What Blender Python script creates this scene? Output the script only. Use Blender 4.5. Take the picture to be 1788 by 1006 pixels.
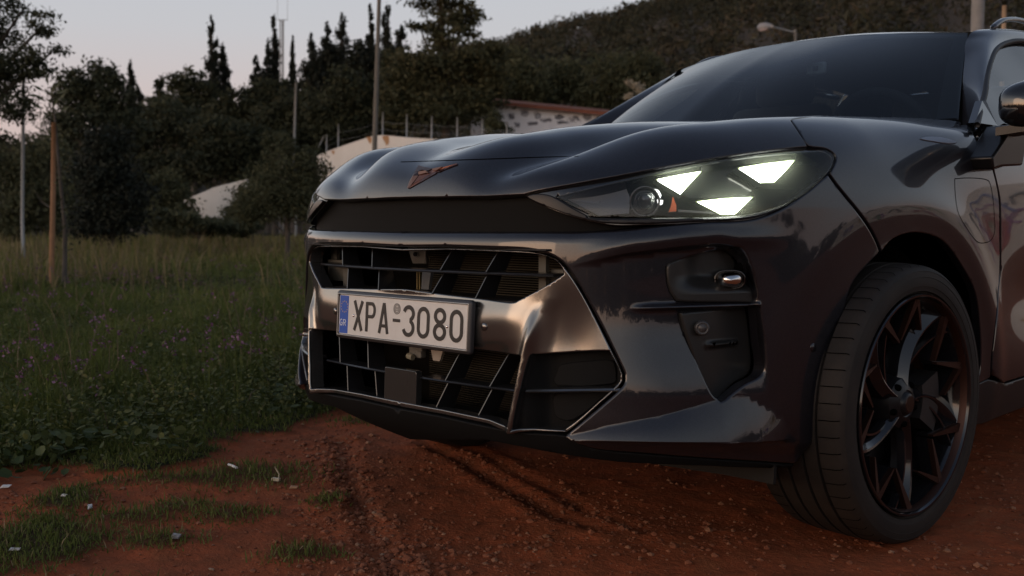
import bpy, math, random
import numpy as np
from mathutils.geometry import delaunay_2d_cdt
from mathutils import Vector

PI = math.pi
for o in list(bpy.data.objects):
    bpy.data.objects.remove(o)
scn = bpy.context.scene
COL = scn.collection
rng = np.random.default_rng(7)
random.seed(7)

# ------------------------------------------------------------------ camera
CAM_POS = np.array([2.07273934, -1.63326168, 0.818176938])
CAM_YAW, CAM_PITCH, CAM_F, CAM_ROLL = 45.6105693, 3.78545381, 1841.33479, -0.215997115
def cam_axes():
    y, t, r = np.radians(CAM_YAW), np.radians(CAM_PITCH), np.radians(CAM_ROLL)
    a = np.array([-np.sin(y)*np.cos(t), np.cos(y)*np.cos(t), -np.sin(t)])
    R = np.array([np.cos(y), np.sin(y), 0.0]); U = np.cross(R, a)
    R2 = R*np.cos(r) + U*np.sin(r)
    return a, R2, np.cross(R2, a)
CA, CR, CU = cam_axes()
cd = bpy.data.cameras.new('camera')
cam = bpy.data.objects.new('camera', cd); COL.objects.link(cam)
from mathutils import Matrix
M = Matrix((tuple(CR), tuple(CU), tuple(-CA))).transposed().to_4x4()
M.translation = Vector(CAM_POS)
cam.matrix_world = M
cd.sensor_width = 36.0
cd.lens = CAM_F/1788*36
cd.clip_start = 0.05; cd.clip_end = 3000
cd.dof.use_dof = True; cd.dof.focus_distance = 2.65; cd.dof.aperture_fstop = 5.0
scn.camera = cam
scn.render.resolution_x = 1024; scn.render.resolution_y = 576

# ------------------------------------------------------------------ sky and sun
SUN_AZ = math.radians(198)          # compass style angle from +Y towards +X : the afterglow lies ahead and to the side of the car
SUN_EL = math.radians(1.2)
w = bpy.data.worlds.new('World'); scn.world = w; w.use_nodes = True
nt = w.node_tree; nt.nodes.clear()
def wn(t, **k):
    n = nt.nodes.new(t)
    for a, b in k.items(): setattr(n, a, b)
    return n
out = wn('ShaderNodeOutputWorld'); bg = wn('ShaderNodeBackground')
sky = wn('ShaderNodeTexSky'); sky.sky_type = 'NISHITA'; sky.sun_disc = False
sky.sun_elevation = SUN_EL; sky.sun_rotation = SUN_AZ
sky.air_density = 1.0; sky.dust_density = 2.0; sky.ozone_density = 2.0
tc = wn('ShaderNodeTexCoord'); sep = wn('ShaderNodeSeparateXYZ')
nt.links.new(tc.outputs['Generated'], sep.inputs[0])
rampz = wn('ShaderNodeValToRGB')      # twilight sky by height above the horizon
mz = wn('ShaderNodeMath', operation='MAXIMUM'); mz.inputs[1].default_value = 0.0
nt.links.new(sep.outputs[2], mz.inputs[0]); nt.links.new(mz.outputs[0], rampz.inputs[0])
cr = rampz.color_ramp
cr.elements[0].position = 0.0; cr.elements[0].color = (0.62, 0.46, 0.43, 1)
cr.elements[1].position = 1.0; cr.elements[1].color = (0.10, 0.13, 0.20, 1)
for p_, c_ in ((0.09, (0.60, 0.485, 0.47)), (0.17, (0.54, 0.53, 0.555)), (0.30, (0.49, 0.53, 0.585)), (0.6, (0.18, 0.22, 0.31))):
    e = cr.elements.new(p_); e.color = (*c_, 1)
# afterglow around the sunset point
dot = wn('ShaderNodeVectorMath', operation='DOT_PRODUCT')
dot.inputs[1].default_value = (math.sin(SUN_AZ), math.cos(SUN_AZ), 0.0)
nt.links.new(tc.outputs['Generated'], dot.inputs[0])
gl = wn('ShaderNodeMapRange'); gl.inputs[1].default_value = 0.0; gl.inputs[2].default_value = 1.0
nt.links.new(dot.outputs['Value'], gl.inputs[0])
rampg = wn('ShaderNodeValToRGB'); nt.links.new(mz.outputs[0], rampg.inputs[0])
cg = rampg.color_ramp
cg.elements[0].position = 0.0; cg.elements[0].color = (3.0, 1.15, 0.38, 1)
cg.elements[1].position = 0.9; cg.elements[1].color = (0, 0, 0, 1)
for p_, c_ in ((0.07, (2.7, 1.6, 0.95)), (0.17, (2.0, 1.65, 1.3)), (0.33, (.60, .56, .53)), (0.6, (.15, .15, .16))):
    e = cg.elements.new(p_); e.color = (*c_, 1)
mg = wn('ShaderNodeVectorMath', operation='SCALE'); nt.links.new(rampg.outputs[0], mg.inputs[0]); nt.links.new(gl.outputs[0], mg.inputs['Scale'])
addg = wn('ShaderNodeVectorMath', operation='ADD'); nt.links.new(rampz.outputs[0], addg.inputs[0]); nt.links.new(mg.outputs[0], addg.inputs[1])
ns = wn('ShaderNodeVectorMath', operation='SCALE'); ns.inputs['Scale'].default_value = 0.06
nt.links.new(sky.outputs[0], ns.inputs[0])
add2 = wn('ShaderNodeVectorMath', operation='ADD'); nt.links.new(addg.outputs[0], add2.inputs[0]); nt.links.new(ns.outputs[0], add2.inputs[1])
nt.links.new(add2.outputs[0], bg.inputs[0]); bg.inputs[1].default_value = 1.0
nt.links.new(bg.outputs[0], out.inputs[0])
sd = bpy.data.lights.new('sun', 'SUN'); sd.energy = 0.45; sd.angle = math.radians(25); sd.color = (1.0, 0.62, 0.38)
so = bpy.data.objects.new('sun', sd); COL.objects.link(so)
so.rotation_euler = (Vector((math.sin(SUN_AZ)*math.cos(math.radians(9)), math.cos(SUN_AZ)*math.cos(math.radians(9)), math.sin(math.radians(9))))).to_track_quat('Z', 'Y').to_euler()
scn.view_settings.view_transform = 'Standard'; scn.view_settings.look = 'None'
scn.view_settings.exposure = 0.0; scn.view_settings.gamma = 1.0
scn.view_settings.use_curve_mapping = False
scn.cycles.sample_clamp_indirect = 3.0

# ------------------------------------------------------------------ materials
MATS = {}
def mat(name, col, rough=0.6, metal=0.0, coat=0.0, coatr=0.03, bump=None, var=None, spec=0.5, emit=None, sheen=0.0):
    """bump=(scale, strength, distance); var=(scale, amount, colour2)"""
    if name in MATS: return MATS[name]
    m = bpy.data.materials.new(name); m.use_nodes = True
    n = m.node_tree.nodes; L = m.node_tree.links
    b = n['Principled BSDF']
    b.inputs['Base Color'].default_value = (*col, 1); b.inputs['Roughness'].default_value = rough
    b.inputs['Metallic'].default_value = metal; b.inputs['Coat Weight'].default_value = coat
    b.inputs['Coat Roughness'].default_value = coatr
    b.inputs['Specular IOR Level'].default_value = spec
    if emit:
        b.inputs['Emission Color'].default_value = (*emit[:3], 1); b.inputs['Emission Strength'].default_value = emit[3]
    if bump or var:
        tcn = n.new('ShaderNodeTexCoord')
    if var:
        no = n.new('ShaderNodeTexNoise'); no.inputs['Scale'].default_value = var[0]; no.inputs['Detail'].default_value = 6
        no.inputs['Roughness'].default_value = 0.65
        L.new(tcn.outputs['Object'], no.inputs['Vector'])
        mr = n.new('ShaderNodeMapRange'); mr.inputs[1].default_value = 0.5-var[1]; mr.inputs[2].default_value = 0.5+var[1]
        L.new(no.outputs['Fac'], mr.inputs[0])
        mx = n.new('ShaderNodeMix'); mx.data_type = 'RGBA'
        mx.inputs['A'].default_value = (*col, 1); mx.inputs['B'].default_value = (*var[2], 1)
        L.new(mr.outputs[0], mx.inputs['Factor']); L.new(mx.outputs['Result'], b.inputs['Base Color'])
    if bump:
        nb = n.new('ShaderNodeTexNoise'); nb.inputs['Scale'].default_value = bump[0]; nb.inputs['Detail'].default_value = 5
        L.new(tcn.outputs['Object'], nb.inputs['Vector'])
        bp = n.new('ShaderNodeBump'); bp.inputs['Strength'].default_value = bump[1]; bp.inputs['Distance'].default_value = bump[2]
        L.new(nb.outputs['Fac'], bp.inputs['Height']); L.new(bp.outputs[0], b.inputs['Normal'])
    MATS[name] = m
    return m

def glass_mat(name, tint=(0.9, 0.95, 0.95), ior=1.5, rough=0.0):
    m = bpy.data.materials.new(name); m.use_nodes = True
    n = m.node_tree.nodes; L = m.node_tree.links; n.clear()
    o = n.new('ShaderNodeOutputMaterial'); mx = n.new('ShaderNodeMixShader')
    t = n.new('ShaderNodeBsdfTransparent'); t.inputs[0].default_value = (*tint, 1)
    g = n.new('ShaderNodeBsdfGlossy'); g.inputs['Roughness'].default_value = rough
    f = n.new('ShaderNodeFresnel'); f.inputs[0].default_value = ior
    L.new(f.outputs[0], mx.inputs[0]); L.new(t.outputs[0], mx.inputs[1]); L.new(g.outputs[0], mx.inputs[2]); L.new(mx.outputs[0], o.inputs[0])
    MATS[name] = m
    return m

PAINT = mat('car_paint', (0.0125, 0.0125, 0.0165), rough=0.36, metal=0.45, spec=.2, coat=1.0, coatr=0.02)
# fine metallic flake and a film of road dust on the paint
def finish_paint():
    n = PAINT.node_tree.nodes; L = PAINT.node_tree.links; b = n['Principled BSDF']
    t = n.new('ShaderNodeTexCoord'); v = n.new('ShaderNodeTexVoronoi'); v.inputs['Scale'].default_value = 900
    L.new(t.outputs['Object'], v.inputs['Vector'])
    mr = n.new('ShaderNodeMapRange'); mr.inputs[1].default_value = 0; mr.inputs[2].default_value = 1
    mr.inputs[3].default_value = 0.6; mr.inputs[4].default_value = 1.5
    sp = n.new('ShaderNodeSeparateColor'); L.new(v.outputs['Color'], sp.inputs[0]); L.new(sp.outputs[0], mr.inputs[0])
    vm = n.new('ShaderNodeVectorMath'); vm.operation = 'SCALE'; vm.inputs[0].default_value = (0.0125, 0.0125, 0.0165)
    L.new(mr.outputs[0], vm.inputs['Scale']); L.new(vm.outputs[0], b.inputs['Base Color'])
    no = n.new('ShaderNodeTexNoise'); no.inputs['Scale'].default_value = 3.0; no.inputs['Detail'].default_value = 8; no.inputs['Roughness'].default_value = .7
    L.new(t.outputs['Object'], no.inputs['Vector'])
    m2 = n.new('ShaderNodeMapRange'); m2.inputs[1].default_value = .35; m2.inputs[2].default_value = .75; m2.inputs[3].default_value = .012; m2.inputs[4].default_value = .06
    L.new(no.outputs['Fac'], m2.inputs[0]); L.new(m2.outputs[0], b.inputs['Coat Roughness'])
def dust(m, z1, amount, col=(.13, .075, .048)):
    """road dust that has settled on the lower parts"""
    n = m.node_tree.nodes; L = m.node_tree.links; b = n['Principled BSDF']; src = b.inputs['Base Color'].links[0].from_socket if b.inputs['Base Color'].links else None
    g = n.new('ShaderNodeNewGeometry'); sp = n.new('ShaderNodeSeparateXYZ'); L.new(g.outputs['Position'], sp.inputs[0])
    h = n.new('ShaderNodeMapRange'); h.inputs[1].default_value = z1; h.inputs[2].default_value = .15; h.inputs[3].default_value = .12; h.inputs[4].default_value = 1; L.new(sp.outputs[2], h.inputs[0])
    no = n.new('ShaderNodeTexNoise'); no.inputs['Scale'].default_value = 7; no.inputs['Detail'].default_value = 9; no.inputs['Roughness'].default_value = .75; L.new(g.outputs['Position'], no.inputs['Vector'])
    r = n.new('ShaderNodeMapRange'); r.inputs[1].default_value = .35; r.inputs[2].default_value = .75; r.inputs[4].default_value = amount; L.new(no.outputs['Fac'], r.inputs[0])
    f = n.new('ShaderNodeMath'); f.operation = 'MULTIPLY'; L.new(h.outputs[0], f.inputs[0]); L.new(r.outputs[0], f.inputs[1])
    mx = n.new('ShaderNodeMix'); mx.data_type = 'RGBA'; L.new(f.outputs[0], mx.inputs['Factor']); mx.inputs['B'].default_value = (*col, 1)
    if src: L.new(src, mx.inputs['A'])
    else: mx.inputs['A'].default_value = b.inputs['Base Color'].default_value
    L.new(mx.outputs['Result'], b.inputs['Base Color'])
finish_paint(); dust(PAINT, .85, .06)
SATIN = mat('satin_titanium_plastic', (0.215, 0.212, 0.205), rough=0.20, metal=0.9, bump=(900, .08, .0004), var=(2.5, .3, (0.15, .148, .146)))
GLOSSB = mat('gloss_black_plastic', (0.006, 0.006, 0.007), rough=0.12, coat=0.6)
MATB = mat('matt_black_plastic', (0.010, 0.010, 0.011), rough=0.5, spec=.25, bump=(700, .15, .0005))
DARKG = mat('dark_grey_plastic', (0.035, 0.035, 0.037), rough=0.38, bump=(900, .1, .0004))
VOID = mat('engine_bay_black', (0.003, 0.003, 0.003), rough=0.95, spec=0.0)
RUBBER = mat('tyre_rubber', (0.008, 0.0078, 0.0075), rough=0.66, var=(9, .25, (0.024, 0.020, 0.017)), bump=(300, .2, .001), spec=.25)
dust(RUBBER, .7, .22, (.06, .038, .026)); dust(MATB, .7, .06); dust(DARKG, .7, .10)
COPPER = mat('copper_metal', (0.50, 0.22, 0.12), rough=0.28, metal=1.0)
COPPERD = mat('dark_copper_metal', (0.12, 0.075, 0.065), rough=0.34, metal=1.0)
CHROME = mat('chrome', (0.7, 0.68, 0.66), rough=0.08, metal=1.0)
WHITEP = mat('plate_white', (0.68, 0.67, 0.64), rough=0.35, var=(30, .3, (0.6, .585, .55)))
BLACKP = mat('plate_black_paint', (0.010, 0.010, 0.011), rough=0.4)
BLUEP = mat('plate_blue', (0.012, 0.085, 0.42), rough=0.35)
YELLOWP = mat('plate_yellow', (0.65, 0.42, 0.05), rough=0.4)

# ------------------------------------------------------------------ object helpers
WORG = {}
def tag(o, label=None, cat=None, group=None, kind=None):
    if label: o['label'] = label
    if cat: o['category'] = cat
    if group: o['group'] = group
    if kind: o['kind'] = kind
    return o
def empty(name, loc, label, cat, group=None):
    o = bpy.data.objects.new(name, None); COL.objects.link(o); o.location = loc
    o.empty_display_size = 0.2
    WORG[o.name] = np.array(loc, float)
    return tag(o, label, cat, group)
def link(name, V, Fc, m, parent=None, smooth=True, normals=None, origin=None, mats=None, midx=None):
    """one mesh object from world space vertices; its origin sits at its own middle"""
    V = np.asarray(V, float).reshape(-1, 3)
    c = (V.min(0)+V.max(0))/2 if origin is None else np.asarray(origin, float)
    me = bpy.data.meshes.new(name)
    me.from_pydata((V-c).tolist(), [], [list(map(int, f)) for f in Fc])
    for mm in (mats or [m]): me.materials.append(mm)
    if midx is not None: me.polygons.foreach_set('material_index', np.asarray(midx, np.int32))
    me.polygons.foreach_set('use_smooth', np.full(len(me.polygons), bool(smooth)))
    me.update()
    if normals is not None:
        me.normals_split_custom_set_from_vertices([tuple(x) for x in normals])
    o = bpy.data.objects.new(name, me); COL.objects.link(o)
    WORG[o.name] = c
    if parent is not None:
        o.parent = parent; o.location = tuple(c - WORG[parent.name])
    else:
        o.location = tuple(c)
    return o
class MB:
    """collects shapes for one mesh"""
    def __init__(s): s.V = []; s.F = []; s.mi = []
    def add(s, V, Fc, mi=0):
        k = len(s.V); s.V += [tuple(map(float, v)) for v in V]; s.F += [tuple(int(i)+k for i in f) for f in Fc]; s.mi += [mi]*len(Fc)
        return s
    def box(s, c, e1, e2, e3, mi=0):
        c, e1, e2, e3 = map(lambda a: np.asarray(a, float), (c, e1, e2, e3))
        V = [c+a*e1+b*e2+d*e3 for d in (-.5, .5) for b in (-.5, .5) for a in (-.5, .5)]
        Fc = [(0, 2, 3, 1), (4, 5, 7, 6), (0, 1, 5, 4), (2, 6, 7, 3), (0, 4, 6, 2), (1, 3, 7, 5)]
        return s.add(V, Fc, mi)
    def tube(s, pts, r, n=8, caps=True, mi=0, flat=None):
        pts = [np.asarray(p, float) for p in pts]; r = [r]*len(pts) if np.isscalar(r) else r
        V = []; Fc = []
        for i, p in enumerate(pts):
            t = pts[min(i+1, len(pts)-1)]-pts[max(i-1, 0)]; t = t/(np.linalg.norm(t)+1e-12)
            ref = np.array([0, 0, 1.]) if abs(t[2]) < .9 else np.array([1., 0, 0])
            a = np.cross(t, ref); a /= np.linalg.norm(a); b = np.cross(t, a)
            for k in range(n):
                an = 2*PI*k/n
                V.append(p+r[i]*(np.cos(an)*a+np.sin(an)*b*(flat or 1)))
        for i in range(len(pts)-1):
            for k in range(n):
                k2 = (k+1) % n
                Fc.append((i*n+k, i*n+k2, (i+1)*n+k2, (i+1)*n+k))
        if caps:
            Fc.append(tuple(range(n))); Fc.append(tuple(range((len(pts)-1)*n, len(pts)*n))[::-1])
        return s.add(V, Fc, mi)
    def prism(s, poly, depth, mi=0):
        """poly: 3D points in a plane; depth: vector of extrusion"""
        P = [np.asarray(p, float) for p in poly]; n = len(P); d = np.asarray(depth, float)
        return s.add(P+[p+d for p in P], [tuple(range(n))[::-1], tuple(range(n, 2*n))]+[(i, (i+1) % n, n+(i+1) % n, n+i) for i in range(n)], mi)
    def lathe(s, prof, org, ax, up, n=48, mi=0, ang=(0, 2*PI)):
        """prof: list of (radius, along axis)"""
        org, ax, up = map(lambda a: np.asarray(a, float), (org, ax, up)); sd_ = np.cross(ax, up)
        full = abs(ang[1]-ang[0]-2*PI) < 1e-6; m_ = n if full else n+1
        V = []; Fc = []
        for r, h in prof:
            for k in range(m_):
                a = ang[0]+(ang[1]-ang[0])*k/n
                V.append(org+ax*h+r*(np.cos(a)*up+np.sin(a)*sd_))
        for i in range(len(prof)-1):
            for k in range(n):
                k2 = (k+1) % m_
                Fc.append((i*m_+k, (i+1)*m_+k, (i+1)*m_+k2, i*m_+k2))
        return s.add(V, Fc, mi)
    def build(s, name, m, parent=None, smooth=False, **k):
        return link(name, s.V, s.F, m, parent, smooth, **k)
def bevel(o, w=0.002, seg=2):
    md = o.modifiers.new('bevel', 'BEVEL'); md.width = w; md.segments = seg; md.limit_method = 'ANGLE'; md.angle_limit = math.radians(35)
    return o
def autosmooth(o, deg=35):
    me = o.data; me.polygons.foreach_set('use_smooth', np.ones(len(me.polygons), bool))
    me.set_sharp_from_angle(angle=math.radians(deg)); return o

def proj(P):
    d = np.atleast_2d(P)-CAM_POS; D = d@CA
    return np.c_[894+CAM_F*(d@CR)/D, 503-CAM_F*(d@CU)/D]
def rays(uv):
    uv = np.atleast_2d(np.asarray(uv, float))
    d = CA[None]+np.outer((uv[:, 0]-894)/CAM_F, CR)-np.outer((uv[:, 1]-503)/CAM_F, CU)
    return d/np.linalg.norm(d, axis=1)[:, None]
def on_plane(uv, ax, val):
    d = rays(uv); t = (val-CAM_POS[ax])/d[:, ax]; return CAM_POS+t[:, None]*d
def ground_at(uv): return on_plane(uv, 2, 0.0)
def at_depth(u, v, D):
    return CAM_POS+D*(CA+CR*(u-894)/CAM_F-CU*(v-503)/CAM_F)
# ------------------------------------------------------------------ car body surface (y to the rear, x to the car's left, z up)
def hermite(xk, yk, x):
    """cubic through knots (finite-difference tangents)"""
    xk = np.asarray(xk, float); yk = np.asarray(yk, float)
    d = np.diff(yk)/np.diff(xk); m = np.empty_like(yk); m[0] = d[0]; m[-1] = d[-1]
    h = np.diff(xk); m[1:-1] = (d[:-1]*h[1:]+d[1:]*h[:-1])/(h[1:]+h[:-1])
    i = np.clip(np.searchsorted(xk, x)-1, 0, len(xk)-2); h = xk[i+1]-xk[i]; t = np.clip((x-xk[i])/h, -.5, 1.5)
    return (2*t**3-3*t**2+1)*yk[i]+(t**3-2*t**2+t)*h*m[i]+(-2*t**3+3*t**2)*yk[i+1]+(t**3-t**2)*h*m[i+1]
HY = np.array([-.1, .05, .15, .30, .50, .80, 1.10, 1.60])
HX = np.array([[0]*8, [.12, .17, .25, .31, .35, .41, .46, .50], [.24, .28, .35, .41, .46, .52, .57, .60],
               [.33, .38, .44, .505, .58, .655, .70, .72], [.52, .55, .60, .68, .76, .80, .81, .82], [.95]*8])
HZ = np.array([[.870, .9451, .9856, 1.015, 1.0409, 1.0703, 1.1002, 1.1379], [.868, .947, .9921, 1.0231, 1.0511, 1.0736, 1.0951, 1.1345],
               [.850, .9082, .943, .9731, 1.0038, 1.0403, 1.0678, 1.1046], [.85, .9161, .9557, 1.0152, 1.0477, 1.0744, 1.0902, 1.1143],
               [.84, .8861, .9207, .9751, 1.0111, 1.0471, 1.0624, 1.0784], [.76, .79, .82, .86, .90, .945, 1.01, 1.06]])
gy = np.arange(-.1, 1.6, .01); gx = np.arange(0, .96, .01)
_kx = np.array([hermite(HY, HX[k], gy) for k in range(6)]); _kz = np.array([hermite(HY, HZ[k], gy) for k in range(6)])
HG = np.array([hermite(_kx[:, i], _kz[:, i], gx) for i in range(len(gy))])
def blur(G, n, ax):
    k = np.array([1, 4, 6, 4, 1])/16.
    for _ in range(n):
        P = np.pad(G, [(2, 2) if a == ax else (0, 0) for a in (0, 1)], mode='reflect' if ax == 1 else 'edge')
        G = sum(k[j]*(P[j:j+G.shape[0], :] if ax == 0 else P[:, j:j+G.shape[1]]) for j in range(5))
    return G
HG = blur(blur(HG, 1, 1), 2, 0)
def Hood(x, y, cubic=False):
    fy = np.clip((y-gy[0])/.01, 1, len(gy)-3.001); fx = np.clip(x/.01, 0, len(gx)-3.001)
    iy = fy.astype(int); ix = fx.astype(int); ty = fy-iy; tx = fx-ix
    if not cubic:
        return (HG[iy, ix]*(1-ty)*(1-tx)+HG[iy+1, ix]*ty*(1-tx)+HG[iy, ix+1]*(1-ty)*tx+HG[iy+1, ix+1]*ty*tx)
    def w(t): # cubic B-spline weights (very smooth)
        return [(1-t)**3/6, (3*t**3-6*t**2+4)/6, (-3*t**3+3*t**2+3*t+1)/6, t**3/6]
    wy = w(ty); wx = w(tx); r = 0
    for a in range(4):
        for b in range(4):
            r = r+wy[a]*wx[b]*HG[iy+a-1, np.abs(ix+b-1)]
    return r
def smax(a, b, k):
    h = np.maximum(k-np.abs(a-b), 0)/k
    return np.maximum(a, b)+h*h*h*k/6
def sstep(a, b, x):
    t = np.clip((x-a)/(b-a), 0, 1); return t*t*(3-2*t)
YZ = np.array([.15, .22, .28, .33, .42, .52, .62, .74, .82, .87, .92, 1.0, 1.2])
YC = np.array([.14, .05, -.006, -.024, -.022, -.012, .000, .006, .014, .019, .030, .06, .13])
def F(P, cubic=False):
    x = np.abs(P[:, 0]); y = P[:, 1]; z = P[:, 2]
    yc = hermite(YZ, YC, np.clip(z, .15, 1.2))
    s = yc+.17*x**2+1.2*x**6+.25*np.maximum(0, z-.84)*sstep(.4, .7, x)
    fa = (s-y)/np.sqrt(1+(.34*x+7.2*x**5)**2)
    X = .925-.13*np.maximum(0, .9-y)**2-(1.5-.95*sstep(.85, 1.3, y))*np.maximum(0, z-.80)**2-.35*np.maximum(0, .42-z)**2
    rr = np.hypot(y-.897, z-.352)                       # flare round the wheel arch
    X = X+.016*np.exp(-((rr-.50)/.055)**2)*sstep(.12, .35, z)
    # waisted doors with a lower swage
    X = X-.030*sstep(1.35, 1.75, y)*np.exp(-((z-.58)/.11)**2)
    fs = x-X
    ft = z-Hood(x, y, cubic)
    f = smax(fa, fs, .22)
    k = .07+.09*sstep(.45, .8, x)*(1-.62*sstep(.85, 1.35, y))
    return smax(f, ft, k)
def gradF(P):
    e = 1e-4; g = np.stack([F(P+np.eye(3)[i]*e, True)-F(P-np.eye(3)[i]*e, True) for i in range(3)], 1)
    return g/np.linalg.norm(g, axis=1)[:, None]
def cast(O, D, t0=0.0, t1=6.0, n=90):
    O = np.atleast_2d(O); D = np.broadcast_to(D, O.shape)
    ts = np.linspace(t0, t1, n); lo = np.full(len(O), t0); hi = np.full(len(O), np.nan)
    live = np.ones(len(O), bool)
    for t in ts[1:]:
        idx = np.where(live)[0]
        if not len(idx): break
        f = F(O[idx]+D[idx]*t)
        h = f < 0
        hi[idx[h]] = t; live[idx[h]] = False; lo[idx[~h]] = t
    bad = np.isnan(hi); hi[bad] = t1
    for _ in range(9):
        m = (lo+hi)/2; f = F(O+D*m[:, None]) < 0
        hi = np.where(f, m, hi); lo = np.where(f, lo, m)
    a = lo-.004; b = hi+.004
    fa_ = F(O+D*a[:, None], True); fb = F(O+D*b[:, None], True)
    for _ in range(5):
        m = b-fb*(b-a)/np.where(np.abs(fb-fa_) < 1e-12, 1e-12, fb-fa_); m = np.clip(m, lo-.02, hi+.02)
        fm = F(O+D*m[:, None], True); a, fa_, b, fb = b, fb, m, fm
    P = O+D*b[:, None]
    return P, bad
def px(*uv):
    """points of the body seen along these camera rays"""
    uv = np.array(uv, float).reshape(-1, 2); P, bad = cast(np.repeat(CAM_POS[None], len(uv), 0), rays(uv), 0.8, 6.0)
    if bad.any(): print('px miss', uv[bad].tolist())
    return P
def inpoly(P, poly):
    x, y = P[:, 0], P[:, 1]; c = np.zeros(len(P), bool); n = len(poly); j = n-1
    for i in range(n):
        xi, yi = poly[i]; xj, yj = poly[j]
        if abs(yi-yj) > 1e-15:
            c ^= ((yi > y) != (yj > y)) & (x < (xj-xi)*(y-yi)/(yj-yi)+xi)
        j = i
    return c
def segdist(P, A, B):
    """distance of points to a set of segments"""
    d = np.full(len(P), 1e9)
    for a, b in zip(A, B):
        ab = b-a; L = max(ab@ab, 1e-18); t = np.clip(((P-a)@ab)/L, 0, 1)
        q = P-a-t[:, None]*ab; d = np.minimum(d, (q*q).sum(1))
    return np.sqrt(d)
def smooth_poly(P, corners=(), n=6, closed=True):
    """Catmull-Rom through points, keeping listed corners sharp"""
    P = np.asarray(P, float); N = len(P); outp = []
    for i in range(N if closed else N-1):
        p1 = P[i]; p2 = P[(i+1) % N]
        p0 = P[i-1] if (closed or i > 0) else p1; p3 = P[(i+2) % N] if (closed or i+2 < N) else p2
        if i in corners: p0 = p1
        if (i+1) % N in corners: p3 = p2
        for k in range(n):
            t = k/n
            outp.append(.5*((2*p1)+(-p0+p2)*t+(2*p0-5*p1+4*p2-p3)*t*t+(-p0+3*p1-3*p2+p3)*t**3))
    if not closed: outp.append(P[-1])
    return np.array(outp)
def densify(P, step):
    out_ = []
    for i in range(len(P)):
        a, b = P[i], P[(i+1) % len(P)]; n = max(1, int(np.ceil(np.linalg.norm(b-a)/step)))
        for k in range(n): out_.append(a+(b-a)*k/n)
    return np.array(out_)
def clean(P, eps=1.5e-3):
    o_ = [P[0]]
    for q in P[1:]:
        if np.linalg.norm(q-o_[-1]) > eps: o_.append(q)
    if np.linalg.norm(o_[0]-o_[-1]) < eps: o_.pop()
    return np.array(o_)
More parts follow.
